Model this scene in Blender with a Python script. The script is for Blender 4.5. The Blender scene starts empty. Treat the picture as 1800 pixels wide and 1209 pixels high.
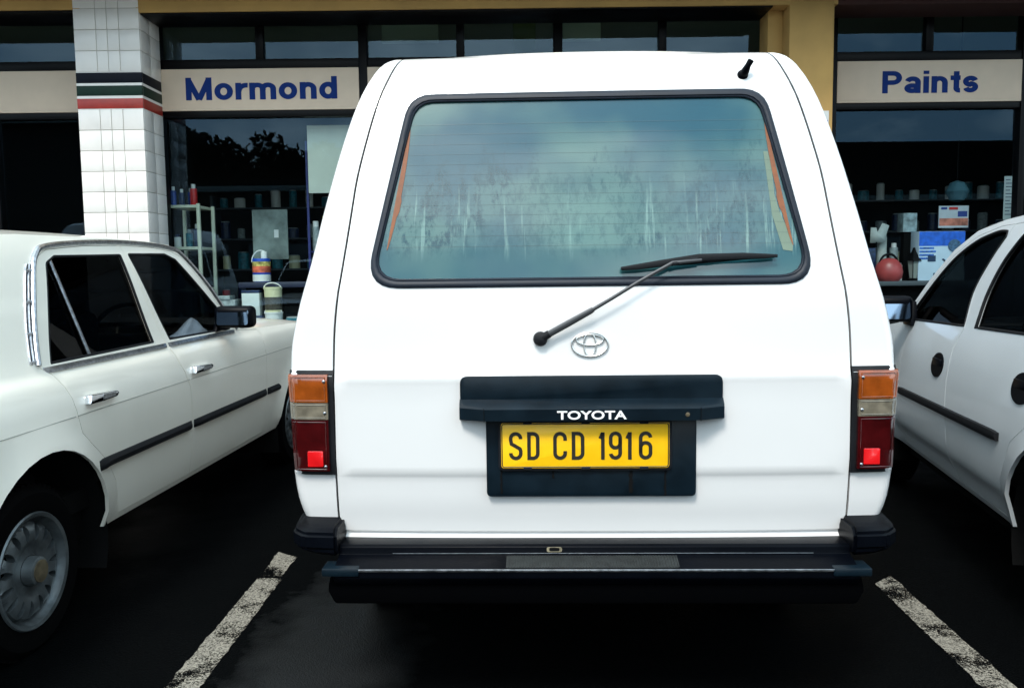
import bpy, bmesh, math, random
from mathutils import Vector, Matrix, geometry, noise
random.seed(7)
sc = bpy.context.scene
C = sc.collection
R = math.radians

# ---------------------------------------------------------------- camera, sky, sun, exposure
CAMH = 1.28
cd = bpy.data.cameras.new('camera'); cam = bpy.data.objects.new('camera', cd); C.objects.link(cam)
cd.sensor_width = 36; cd.lens = 30; cd.clip_end = 1500; cd.clip_start = 0.05
ROLL = 0.012; PITCH = R(5.07)
cam.matrix_world = Matrix.Translation((0, 0, CAMH)) @ Matrix.Rotation(R(90) - PITCH, 4, 'X') @ Matrix.Rotation(-ROLL, 4, 'Z')
sc.camera = cam
SUN_EL, SUN_AZ = R(52), R(200)          # behind and a little left of the camera, veiled by cloud
w = bpy.data.worlds.new("World"); sc.world = w; w.use_nodes = True
wn = w.node_tree.nodes; wl = w.node_tree.links
for n in list(wn): wn.remove(n)
wo = wn.new('ShaderNodeOutputWorld'); bg = wn.new('ShaderNodeBackground'); sky = wn.new('ShaderNodeTexSky')
sky.sky_type = 'NISHITA'; sky.sun_disc = False; sky.sun_elevation = SUN_EL; sky.sun_rotation = SUN_AZ
sky.air_density = 1.0; sky.dust_density = 3.0; sky.ozone_density = 2.0
tc = wn.new('ShaderNodeTexCoord'); mp = wn.new('ShaderNodeMapping'); mp.inputs['Scale'].default_value = (1, 1, 2.2)
cn = wn.new('ShaderNodeTexNoise'); cn.inputs['Scale'].default_value = 3.4; cn.inputs['Detail'].default_value = 7; cn.inputs['Roughness'].default_value = .55
cr = wn.new('ShaderNodeValToRGB'); cr.color_ramp.elements[0].position = .40; cr.color_ramp.elements[1].position = .60
cr.color_ramp.elements[0].color = (1.5, 3.2, 4.5, 1); cr.color_ramp.elements[1].color = (9.2, 10.7, 11.0, 1)
mx = wn.new('ShaderNodeMix'); mx.data_type = 'RGBA'; mx.inputs[0].default_value = .75
wl.new(tc.outputs['Generated'], mp.inputs[0]); wl.new(mp.outputs[0], cn.inputs['Vector']); wl.new(cn.outputs[0], cr.inputs[0])
wl.new(sky.outputs[0], mx.inputs[6]); wl.new(cr.outputs[0], mx.inputs[7])
wl.new(mx.outputs[2], bg.inputs[0]); bg.inputs[1].default_value = 0.115; wl.new(bg.outputs[0], wo.inputs[0])
sl = bpy.data.lights.new('sun', 'SUN'); so = bpy.data.objects.new('sun', sl); C.objects.link(so)
sl.energy = 1.2; sl.angle = R(14); sl.color = (1, .965, .91)
so.rotation_euler = (R(90) - SUN_EL, 0, R(-20)); so.location = (-5, -10, 20)
sc.view_settings.view_transform = 'Standard'; sc.view_settings.look = 'None'
sc.view_settings.gamma = 1; sc.view_settings.exposure = 1.50
sc.cycles.max_bounces = 8; sc.cycles.transparent_max_bounces = 16; sc.cycles.use_denoising = True

# ---------------------------------------------------------------- materials
MATS = {}
def mat(name, col, rough=.5, metal=0, coat=0, spec=.5, bump=0, bscale=60, var=0, vscale=8, emit=None):
    m = bpy.data.materials.new(name); m.use_nodes = True; MATS[name] = m
    nt = m.node_tree; b = nt.nodes['Principled BSDF']
    b.inputs['Base Color'].default_value = (*col, 1); b.inputs['Roughness'].default_value = rough
    b.inputs['Metallic'].default_value = metal; b.inputs['Coat Weight'].default_value = coat; b.inputs['Coat Roughness'].default_value = .05
    b.inputs['Specular IOR Level'].default_value = spec
    tc = nt.nodes.new('ShaderNodeTexCoord')
    if var:
        n = nt.nodes.new('ShaderNodeTexNoise'); n.inputs['Scale'].default_value = vscale; n.inputs['Detail'].default_value = 5
        r = nt.nodes.new('ShaderNodeValToRGB')
        r.color_ramp.elements[0].position = .3; r.color_ramp.elements[1].position = .7
        r.color_ramp.elements[0].color = (*[c * (1 - var) for c in col], 1); r.color_ramp.elements[1].color = (*[min(1, c * (1 + var)) for c in col], 1)
        nt.links.new(tc.outputs['Object'], n.inputs['Vector']); nt.links.new(n.outputs[0], r.inputs[0]); nt.links.new(r.outputs[0], b.inputs['Base Color'])
        rr = nt.nodes.new('ShaderNodeMapRange'); rr.inputs[3].default_value = max(0, rough - .07); rr.inputs[4].default_value = min(1, rough + .1)
        nt.links.new(n.outputs[0], rr.inputs[0]); nt.links.new(rr.outputs[0], b.inputs['Roughness'])
    if bump:
        n2 = nt.nodes.new('ShaderNodeTexNoise'); n2.inputs['Scale'].default_value = bscale; n2.inputs['Detail'].default_value = 3
        bp = nt.nodes.new('ShaderNodeBump'); bp.inputs['Strength'].default_value = bump; bp.inputs['Distance'].default_value = .002
        nt.links.new(tc.outputs['Object'], n2.inputs['Vector']); nt.links.new(n2.outputs[0], bp.inputs['Height']); nt.links.new(bp.outputs[0], b.inputs['Normal'])
    return m

def glass_mat(name, tint, refl=1.0, rough=.0, gl=(1, 1, 1)):
    m = bpy.data.materials.new(name); m.use_nodes = True; nt = m.node_tree
    for n in list(nt.nodes): nt.nodes.remove(n)
    o = nt.nodes.new('ShaderNodeOutputMaterial'); t = nt.nodes.new('ShaderNodeBsdfTransparent'); g = nt.nodes.new('ShaderNodeBsdfGlossy')
    f = nt.nodes.new('ShaderNodeFresnel'); f.inputs[0].default_value = 1.5; ml = nt.nodes.new('ShaderNodeMath'); ml.operation = 'MULTIPLY'; ml.inputs[1].default_value = refl
    x = nt.nodes.new('ShaderNodeMixShader'); t.inputs[0].default_value = (*tint, 1); g.inputs[0].default_value = (*gl, 1); g.inputs['Roughness'].default_value = rough
    # fresnel is even on both sides of the thin pane
    geo = nt.nodes.new('ShaderNodeNewGeometry'); ior = nt.nodes.new('ShaderNodeMapRange')
    ior.inputs[3].default_value = 1.5; ior.inputs[4].default_value = 1 / 1.5
    nt.links.new(geo.outputs['Backfacing'], ior.inputs[0]); nt.links.new(ior.outputs[0], f.inputs[0])
    mi = nt.nodes.new('ShaderNodeMath'); mi.operation = 'MINIMUM'; mi.inputs[1].default_value = .9
    nt.links.new(f.outputs[0], ml.inputs[0]); nt.links.new(ml.outputs[0], mi.inputs[0]); nt.links.new(mi.outputs[0], x.inputs[0])
    nt.links.new(t.outputs[0], x.inputs[1]); nt.links.new(g.outputs[0], x.inputs[2]); nt.links.new(x.outputs[0], o.inputs[0])
    MATS[name] = m; return m

def wet_asphalt():
    m = bpy.data.materials.new('wet_asphalt'); m.use_nodes = True; nt = m.node_tree; b = nt.nodes['Principled BSDF']; L = nt.links.new
    tc = nt.nodes.new('ShaderNodeTexCoord')
    n1 = nt.nodes.new('ShaderNodeTexNoise'); n1.inputs['Scale'].default_value = 160; n1.inputs['Detail'].default_value = 3
    n2 = nt.nodes.new('ShaderNodeTexNoise'); n2.inputs['Scale'].default_value = .9; n2.inputs['Detail'].default_value = 5
    v = nt.nodes.new('ShaderNodeTexVoronoi'); v.inputs['Scale'].default_value = 170
    for n in (n1, n2, v): L(tc.outputs['Object'], n.inputs['Vector'])
    r = nt.nodes.new('ShaderNodeValToRGB'); r.color_ramp.elements[0].color = (.0010, .0012, .0014, 1); r.color_ramp.elements[1].color = (.0040, .0045, .0046, 1)
    r.color_ramp.elements[0].position = .4; r.color_ramp.elements[1].position = .75
    L(n1.outputs[0], r.inputs[0]); L(r.outputs[0], b.inputs['Base Color'])
    mr = nt.nodes.new('ShaderNodeMapRange'); mr.inputs[1].default_value = .42; mr.inputs[2].default_value = .6; mr.inputs[3].default_value = .62; mr.inputs[4].default_value = .3
    L(n2.outputs[0], mr.inputs[0]); L(mr.outputs[0], b.inputs['Roughness'])
    mpw = nt.nodes.new('ShaderNodeMapping'); mpw.inputs['Location'].default_value = (.62 / .27, -2.7 / .9, 0); mpw.inputs['Scale'].default_value = (1 / .27, 1 / .9, 1)
    ln = nt.nodes.new('ShaderNodeVectorMath'); ln.operation = 'LENGTH'; L(tc.outputs['Object'], mpw.inputs[0]); L(mpw.outputs[0], ln.inputs[0])
    n3 = nt.nodes.new('ShaderNodeTexNoise'); n3.inputs['Scale'].default_value = 9; n3.inputs['Detail'].default_value = 6; L(tc.outputs['Object'], n3.inputs['Vector'])
    ad = nt.nodes.new('ShaderNodeMath'); ad.operation = 'MULTIPLY_ADD'; ad.inputs[1].default_value = 1.1; L(n3.outputs[0], ad.inputs[0]); L(ln.outputs['Value'], ad.inputs[2])
    wm = nt.nodes.new('ShaderNodeMapRange'); wm.inputs[1].default_value = 1.75; wm.inputs[2].default_value = 1.15; wm.inputs[3].default_value = .004; wm.inputs[4].default_value = .30; L(ad.outputs[0], wm.inputs[0])
    L(wm.outputs[0], b.inputs['Specular IOR Level'])
    bp = nt.nodes.new('ShaderNodeBump'); bp.inputs['Strength'].default_value = .5; bp.inputs['Distance'].default_value = .0025
    L(v.outputs[0], bp.inputs['Height']); L(bp.outputs[0], b.inputs['Normal'])
    return m

def worn_paint():
    m = bpy.data.materials.new('worn_line_paint'); m.use_nodes = True; nt = m.node_tree; b = nt.nodes['Principled BSDF']; L = nt.links.new
    tc = nt.nodes.new('ShaderNodeTexCoord')
    n1 = nt.nodes.new('ShaderNodeTexNoise'); n1.inputs['Scale'].default_value = 150; n1.inputs['Detail'].default_value = 8; n1.inputs['Roughness'].default_value = .8
    n2 = nt.nodes.new('ShaderNodeTexNoise'); n2.inputs['Scale'].default_value = 7; n2.inputs['Detail'].default_value = 3
    L(tc.outputs['Object'], n1.inputs['Vector']); L(tc.outputs['Object'], n2.inputs['Vector'])
    ad = nt.nodes.new('ShaderNodeMath'); ad.operation = 'ADD'; sb = nt.nodes.new('ShaderNodeMath'); sb.operation = 'MULTIPLY_ADD'; sb.inputs[1].default_value = .75; sb.inputs[2].default_value = -.375
    L(n2.outputs[0], sb.inputs[0]); L(n1.outputs[0], ad.inputs[0]); L(sb.outputs[0], ad.inputs[1])
    r = nt.nodes.new('ShaderNodeValToRGB'); e = r.color_ramp.elements
    e[0].position = .45; e[0].color = (0, 0, 0, 1); e[1].position = .50; e[1].color = (1, 1, 1, 1); L(ad.outputs[0], r.inputs[0])
    c = nt.nodes.new('ShaderNodeValToRGB'); c.color_ramp.elements[0].color = (.03, .027, .022, 1); c.color_ramp.elements[1].color = (.33, .305, .25, 1)
    c.color_ramp.elements[0].position = .42; c.color_ramp.elements[1].position = .58; L(n1.outputs[0], c.inputs[0]); L(c.outputs[0], b.inputs['Base Color'])
    b.inputs['Roughness'].default_value = .6; b.inputs['Specular IOR Level'].default_value = .3
    L(r.outputs[0], b.inputs['Alpha'])
    return m

def misted_glass():
    # tinted rear window, dusty and wet on the outside, misted inside: streaks run downwards
    m = bpy.data.materials.new('misted_rear_glass'); m.use_nodes = True; nt = m.node_tree; b = nt.nodes['Principled BSDF']; L = nt.links.new
    tc = nt.nodes.new('ShaderNodeTexCoord'); sep = nt.nodes.new('ShaderNodeSeparateXYZ'); L(tc.outputs['Object'], sep.inputs[0])
    def nz(scale, mscale, det=5, rough=.6, dist=0):
        mpn = nt.nodes.new('ShaderNodeMapping'); mpn.inputs['Scale'].default_value = mscale
        n = nt.nodes.new('ShaderNodeTexNoise'); n.inputs['Scale'].default_value = scale; n.inputs['Detail'].default_value = det; n.inputs['Roughness'].default_value = rough; n.inputs['Distortion'].default_value = dist
        L(tc.outputs['Object'], mpn.inputs[0]); L(mpn.outputs[0], n.inputs['Vector']); return n
    def math_(op, a, c=None, v=None):
        n = nt.nodes.new('ShaderNodeMath'); n.operation = op
        if hasattr(a, 'type'): L(a, n.inputs[0])
        else: n.inputs[0].default_value = a
        if c is not None:
            if hasattr(c, 'type'): L(c, n.inputs[1])
            else: n.inputs[1].default_value = c
        return n.outputs[0]
    def mr(a, lo, hi, o0=0, o1=1):
        n = nt.nodes.new('ShaderNodeMapRange'); L(a, n.inputs[0]); n.inputs[1].default_value = lo; n.inputs[2].default_value = hi; n.inputs[3].default_value = o0; n.inputs[4].default_value = o1
        n.interpolation_type = 'SMOOTHSTEP'; return n.outputs[0]
    def mixc(f, a, c):
        n = nt.nodes.new('ShaderNodeMix'); n.data_type = 'RGBA'
        if hasattr(f, 'type'): L(f, n.inputs[0])
        else: n.inputs[0].default_value = f
        for i, q in ((6, a), (7, c)):
            if hasattr(q, 'type'): L(q, n.inputs[i])
            else: n.inputs[i].default_value = (*q, 1)
        return n.outputs[2]
    streak = nz(12, (2.3, 1, 1.0), 9, .76, .35).outputs[0]
    drops = nz(34, (1.5, 1, .8), 5, .75, .5).outputs[0]
    big = nz(2.2, (1, 1, 1.1), 3, .5).outputs[0]
    edge = nz(7, (1.6, 1, .2), 4, .6).outputs[0]
    z = sep.outputs[2]
    zj = math_('ADD', z, math_('MULTIPLY', math_('SUBTRACT', edge, .5), .42))
    edge2 = nz(22, (1.8, 1, .35), 4, .7).outputs[0]; zj = math_('ADD', zj, math_('MULTIPLY', math_('SUBTRACT', edge2, .5), .30))
    zone = math_('MULTIPLY', mr(zj, 1.62, 1.50), mr(z, 1.28, 1.36))        # the wet streaked belt
    wet = math_('MULTIPLY', mr(math_('ADD', math_('MULTIPLY', streak, .55), math_('MULTIPLY', drops, .45)), .455, .585), zone)
    patch = mr(nz(3.2, (1, 1, .9), 3, .5).outputs[0], .36, .52, .5, 1)
    wet = math_('MULTIPLY', wet, patch)
    base = mixc(mr(big, .38, .60), (.008, .060, .085), (.062, .135, .122))  # mist tone drift; cloud reflections are put into this colour too
    c1 = mixc(math_('MULTIPLY', wet, .95), base, (.0, .036, .050))
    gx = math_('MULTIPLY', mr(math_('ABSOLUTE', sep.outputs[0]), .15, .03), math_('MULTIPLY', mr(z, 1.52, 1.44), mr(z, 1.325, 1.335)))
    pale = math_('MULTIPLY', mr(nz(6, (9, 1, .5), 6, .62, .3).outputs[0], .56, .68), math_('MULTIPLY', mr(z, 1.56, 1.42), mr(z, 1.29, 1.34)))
    c1 = mixc(math_('MULTIPLY', gx, .45), c1, (.12, .21, .18))  # pale centre patch: brightness of the windscreen beyond, put into the colour
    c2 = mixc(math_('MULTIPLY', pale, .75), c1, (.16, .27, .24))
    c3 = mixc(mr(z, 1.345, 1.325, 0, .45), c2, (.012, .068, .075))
    L(c3, b.inputs['Base Color'])
    b.inputs['Roughness'].default_value = .12; b.inputs['Specular IOR Level'].default_value = .6; b.inputs['Coat Weight'].default_value = .35; b.inputs['Coat Roughness'].default_value = .06
    L(math_('ADD', .975, math_('MULTIPLY', wet, -.01)), b.inputs['Alpha'])
    L(mr(wet, 0, 1, .07, .03), b.inputs['Roughness'])
    bp = nt.nodes.new('ShaderNodeBump'); bp.inputs['Strength'].default_value = .05; bp.inputs['Distance'].default_value = .001
    L(drops, bp.inputs['Height']); L(bp.outputs[0], b.inputs['Normal'])
    return m

paint_white = mat('white_car_paint', (.645, .635, .62), .3, coat=.7, var=.02, vscale=2, bump=.03, bscale=300)
paint_cream = mat('cream_car_paint', (.90, .85, .74), .3, coat=.8, bump=.03, bscale=250, var=.03, vscale=3)
paint_right = mat('pale_car_paint', (.60, .63, .64), .3, coat=.8, bump=.03, bscale=250, var=.03, vscale=3)
black_plastic = mat('black_plastic', (.0009, .0014, .0028), .36, spec=.07, bump=.25, bscale=180, var=.25, vscale=9)
garnish_mat = mat('navy_black_plastic', (.0022, .0070, .0115), .34, spec=.24, bump=.12, bscale=220, var=.3, vscale=14)
skirt_black = mat('matt_black', (.0012, .0013, .0016), .9, spec=.0)
rubber = mat('rubber', (.004, .0045, .006), .6, spec=.25, bump=.2, bscale=200, var=.2, vscale=20)
seal_mat = mat('window_rubber', (.007, .011, .019), .5, spec=.3, bump=.1, bscale=120, var=.25, vscale=12)
tyre_mat = mat('tyre_rubber', (.0012, .0012, .0013), .8, bump=.3, bscale=150, spec=.05)
dark_gap = mat('dark_gap', (.004, .004, .004), .9, spec=.1)
chrome = mat('chrome', (.75, .76, .78), .12, metal=1, bump=.05, bscale=90)
chrome_dull = mat('weathered_chrome', (.45, .46, .48), .32, metal=1, var=.3, vscale=60, bump=.3, bscale=150)
alloy = mat('dirty_alloy', (.125, .14, .145), .34, metal=.6, var=.4, vscale=18, bump=.2, bscale=120)
hub_mat = mat('rusty_hub', (.11, .085, .05), .6, metal=.3, var=.5, vscale=30, bump=.3)
silver = mat('silver_badge', (.62, .61, .58), .25, metal=.85)
amber = mat('amber_lens', (.24, .050, .005), .15, coat=1, var=.25, vscale=25)
clear_l = mat('clear_lens', (.15, .13, .095), .12, coat=1, var=.3, vscale=30)
red_l = mat('red_lens', (.038, .001, .0015), .15, coat=1, var=.35, vscale=22)
reflector = mat('red_reflector', (.62, .006, .008), .25, coat=1)
yellow_plate = mat('plate_yellow', (.95, .52, .003), .42, coat=.15, var=.03, vscale=40)
plate_black = mat('plate_lettering', (.012, .010, .006), .5)
white_letter = mat('white_lettering', (.82, .82, .80), .45)
orange_bar = mat('heater_bar', (.20, .062, .018), .6, var=.2, vscale=40)
heater_line = mat('heater_line', (.085, .105, .10), .2)
wiper_metal = mat('wiper_arm_metal', (.05, .052, .055), .45, metal=.5)
seat_mat = mat('seat_fabric', (.005, .005, .006), .9, spec=.1)
trim_dark = mat('interior_trim', (.003, .003, .003), .85, spec=.1)
car_glass = glass_mat('tinted_car_glass', (.13, .14, .14), .22)
car_glass_b = glass_mat('pale_car_glass', (.35, .38, .38), .7)
shop_glass = glass_mat('shop_glass', (.80, .88, .88), 1.35, gl=(.42, .60, .76))
car_glass_clear = glass_mat('clear_car_glass', (.5, .52, .53), .3)
car_glass_far = glass_mat('dark_car_glass', (.02, .022, .024), .2)
mirror_mat = mat('mirror_glass', (.16, .22, .30), .05, metal=1)
misted = misted_glass()
asphalt = wet_asphalt(); line_paint = worn_paint()
tile_white = mat('white_glazed_tile', (.70, .665, .62), .3, coat=.1, var=.04, vscale=5)
grout = mat('tile_grout', (.42, .39, .33), .9)
tile_black = mat('black_band', (.0025, .004, .009), .5, spec=.12, var=.3, vscale=12)
tile_green = mat('green_band', (.004, .022, .013), .5, spec=.2, var=.2, vscale=12)
tile_red = mat('red_band', (.30, .018, .010), .4, var=.15, vscale=12)
ochre = mat('ochre_plaster', (.45, .265, .080), .8, bump=.4, bscale=120, var=.12, vscale=3)
maroon = mat('maroon_plaster', (.035, .008, .005), .8, bump=.3, var=.1)
frame_black = mat('black_aluminium', (.0015, .0015, .0018), .4, spec=.12)
sign_beige = mat('beige_sign_board', (.62, .49, .37), .7, bump=.08, var=.04, vscale=6)
sign_blue = mat('sign_blue', (.004, .024, .14), .8, spec=.2)
concrete = mat('concrete', (.07, .068, .065), .85, bump=.5, var=.2)
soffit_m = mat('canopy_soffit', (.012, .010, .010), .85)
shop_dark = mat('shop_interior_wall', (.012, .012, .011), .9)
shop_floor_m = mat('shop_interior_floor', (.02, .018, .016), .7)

# ---------------------------------------------------------------- helpers
def link(o, parent=None):
    C.objects.link(o)
    if parent is not None: o.parent = parent
    return o
def tag(o, label=None, cat=None, group=None, kind=None):
    if label: o['label'] = label
    if cat: o['category'] = cat
    if group: o['group'] = group
    if kind: o['kind'] = kind
    return o
def empty(name, loc=(0, 0, 0), rz=0, **k):
    o = bpy.data.objects.new(name, None); o.empty_display_size = .2; C.objects.link(o)
    o.location = loc; o.rotation_euler = (0, 0, rz); return tag(o, **k)
def copy_tree(o, parent=None):
    c = o.copy(); C.objects.link(c); c.parent = parent
    for ch in [x for x in bpy.data.objects if x.parent == o]: copy_tree(ch, c)
    return c
def mesh_obj(name, vs, fs, m, parent=None, ang=40, loc=None):
    me = bpy.data.meshes.new(name); me.from_pydata([tuple(v) for v in vs], [], fs); me.validate(); me.update()
    for p in me.polygons: p.use_smooth = True
    if ang is not None: me.set_sharp_from_angle(angle=R(ang))
    mm = m if isinstance(m, (list, tuple)) else [m]
    for q in mm: me.materials.append(q)
    o = bpy.data.objects.new(name, me); link(o, parent)
    if loc: o.location = loc
    return o

class MB:
    def __init__(s): s.v = []; s.f = []
    def add(s, vs, fs):
        b = len(s.v); s.v += [tuple(v) for v in vs]; s.f += [tuple(i + b for i in f) for f in fs]; return s
    def box(s, lo, hi, bev=0, M=None, seg=2):
        bm = bmesh.new(); bmesh.ops.create_cube(bm, size=1)
        sz = [hi[i] - lo[i] for i in range(3)]; ce = [(hi[i] + lo[i]) / 2 for i in range(3)]
        for v in bm.verts: v.co = Vector((v.co[0] * sz[0] + ce[0], v.co[1] * sz[1] + ce[1], v.co[2] * sz[2] + ce[2]))
        if bev: bmesh.ops.bevel(bm, geom=bm.edges[:], offset=min(bev, min(sz) * .45), segments=seg, affect='EDGES', profile=.5)
        if M is not None: bmesh.ops.transform(bm, matrix=M, verts=bm.verts)
        s.frombm(bm); return s
    def frombm(s, bm):
        bm.verts.ensure_lookup_table(); bm.verts.index_update()
        s.add([v.co.copy() for v in bm.verts], [[v.index for v in f.verts] for f in bm.faces]); bm.free()
    def prism(s, poly, axis, a, b, bev=0):
        """poly: 2D outline in the plane across axis ('x': (y,z), 'y': (x,z), 'z': (x,y)), from a to b"""
        def P(p, t): return {'x': (t, p[0], p[1]), 'y': (p[0], t, p[1]), 'z': (p[0], p[1], t)}[axis]
        bm = bmesh.new()
        v0 = [bm.verts.new(P(p, a)) for p in poly]; v1 = [bm.verts.new(P(p, b)) for p in poly]
        n = len(poly); bm.faces.new(v0); bm.faces.new(v1[::-1])
        for i in range(n): bm.faces.new([v0[i], v1[i], v1[(i + 1) % n], v0[(i + 1) % n]])
        bmesh.ops.recalc_face_normals(bm, faces=bm.faces)
        if bev:
            bmesh.ops.bevel(bm, geom=bm.edges[:], offset=bev, segments=2, affect='EDGES', profile=.5)
        s.frombm(bm); return s
    def tube(s, path, r, n=8, closed=False, sq=None):
        """sweep; r a number or list; sq=(a,b) elliptical cross section"""
        path = [Vector(p) for p in path]; k = len(path); rings = []
        prev = None
        for i, p in enumerate(path):
            a = path[(i - 1) % k] if closed or i > 0 else p; b = path[(i + 1) % k] if closed or i < k - 1 else p
            t = (b - a).normalized()
            if prev is None:
                up = Vector((0, -1, 0)) if abs(t.y) < .9 else Vector((0, 0, 1))
            else: up = prev
            nrm = (up - t * up.dot(t)).normalized(); prev = nrm; bi = t.cross(nrm)
            rr = r[i] if isinstance(r, (list, tuple)) else r
            sa, sb = sq if sq else (1, 1)
            rings.append([p + nrm * rr * sa * math.cos(2 * math.pi * j / n) + bi * rr * sb * math.sin(2 * math.pi * j / n) for j in range(n)])
        vs = [v for g in rings for v in g]; fs = []
        for i in range(k if closed else k - 1):
            q = (i + 1) % k
            for j in range(n): fs.append((i * n + j, i * n + (j + 1) % n, q * n + (j + 1) % n, q * n + j))
        if not closed: fs.append(tuple(range(n))[::-1]); fs.append(tuple((k - 1) * n + j for j in range(n)))
        return s.add(vs, fs)
    def lathe(s, prof, center, axis='z', n=32, cap=True):
        """prof: (radius, height) pairs along axis"""
        vs = []; fs = []; k = len(prof)
        for (r, h) in prof:
            for j in range(n):
                a = 2 * math.pi * j / n; c, d = r * math.cos(a), r * math.sin(a)
                p = {'z': (c, d, h), 'x': (h, c, d), 'y': (c, h, d)}[axis]
                vs.append((p[0] + center[0], p[1] + center[1], p[2] + center[2]))
        for i in range(k - 1):
            for j in range(n): fs.append((i * n + j, i * n + (j + 1) % n, (i + 1) * n + (j + 1) % n, (i + 1) * n + j))
        if cap:
            if prof[0][0] > 1e-5: fs.append(tuple(range(n))[::-1])
            if prof[-1][0] > 1e-5: fs.append(tuple((k - 1) * n + j for j in range(n)))
        return s.add(vs, fs)
    def build(s, name, m, parent=None, ang=40, loc=None, recalc=True):
        o = mesh_obj(name, s.v, s.f, m, parent, None, loc)
        if recalc:
            bm = bmesh.new(); bm.from_mesh(o.data); bmesh.ops.recalc_face_normals(bm, faces=bm.faces); bm.to_mesh(o.data); bm.free()
            for p in o.data.polygons: p.use_smooth = True
        if ang is not None: o.data.set_sharp_from_angle(angle=R(ang))
        return o

def rpoly(pts, seg=6):
    """rounded polygon from (x, y, r)"""
    out = []; n = len(pts)
    for i in range(n):
        p = Vector(pts[i][:2]); r = pts[i][2] if len(pts[i]) > 2 else 0
        if r <= 0: out.append(tuple(p)); continue
        a = (Vector(pts[i - 1][:2]) - p); b = (Vector(pts[(i + 1) % n][:2]) - p)
        la, lb = a.length, b.length; a.normalize(); b.normalize()
        th = a.angle(b); d = min(r / math.tan(th / 2), la * .49, lb * .49)
        p0 = p + a * d; p1 = p + b * d
        for k in range(seg + 1):
            t = k / seg; out.append(tuple(p0 * (1 - t) ** 2 + p * 2 * t * (1 - t) + p1 * t * t))
    return out
def spline(pts, n=6, closed=False):
    P = [Vector(p) for p in pts]; k = len(P); out = []
    for i in range(k if closed else k - 1):
        g = lambda j: P[j % k] if closed else P[max(0, min(k - 1, j))]
        p0, p1, p2, p3 = g(i - 1), g(i), g(i + 1), g(i + 2)
        for q in range(n):
            t = q / n
            out.append(tuple(.5 * ((2 * p1) + (p2 - p0) * t + (2 * p0 - 5 * p1 + 4 * p2 - p3) * t * t + (3 * p1 - p0 - 3 * p2 + p3) * t ** 3)))
    if not closed: out.append(tuple(P[-1]))
    return out
def interp(x, xs, ys):
    if x <= xs[0]: return ys[0]
    for i in range(len(xs) - 1):
        if x <= xs[i + 1]:
            t = (x - xs[i]) / (xs[i + 1] - xs[i]); return ys[i] * (1 - t) + ys[i + 1] * t
    return ys[-1]
def sinterp(x, xs, ys):
    """smooth (monotone cubic) version of interp"""
    n = len(xs)
    if x <= xs[0]: return ys[0]
    if x >= xs[-1]: return ys[-1]
    d = [(ys[i + 1] - ys[i]) / (xs[i + 1] - xs[i]) for i in range(n - 1)]
    def m(i):
        if i == 0: return d[0]
        if i == n - 1: return d[-1]
        return 0 if d[i - 1] * d[i] <= 0 else 2 * d[i - 1] * d[i] / (d[i - 1] + d[i])
    for i in range(n - 1):
        if x <= xs[i + 1]:
            h = xs[i + 1] - xs[i]; t = (x - xs[i]) / h
            return ((2 * t ** 3 - 3 * t * t + 1) * ys[i] + (t ** 3 - 2 * t * t + t) * h * m(i) + (-2 * t ** 3 + 3 * t * t) * ys[i + 1] + (t ** 3 - t * t) * h * m(i + 1))
def inside(p, poly):
    x, y = p; c = False; j = len(poly) - 1
    for i in range(len(poly)):
        xi, yi = poly[i]; xj, yj = poly[j]
        if (yi > y) != (yj > y) and x < (xj - xi) * (y - yi) / (yj - yi) + xi: c = not c
        j = i
    return c
def seg_dist(p, a, b):
    ax, ay = a; dx, dy = b[0] - ax, b[1] - ay; L2 = dx * dx + dy * dy
    t = 0 if L2 == 0 else max(0, min(1, ((p[0] - ax) * dx + (p[1] - ay) * dy) / L2))
    return math.hypot(p[0] - ax - t * dx, p[1] - ay - t * dy)
def densify(loop, step):
    out = []
    for i in range(len(loop)):
        a, b = loop[i], loop[(i + 1) % len(loop)]; k = max(1, int(math.dist(a, b) / step + .5))
        for j in range(k): out.append((a[0] + (b[0] - a[0]) * j / k, a[1] + (b[1] - a[1]) * j / k))
    return out
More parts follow.
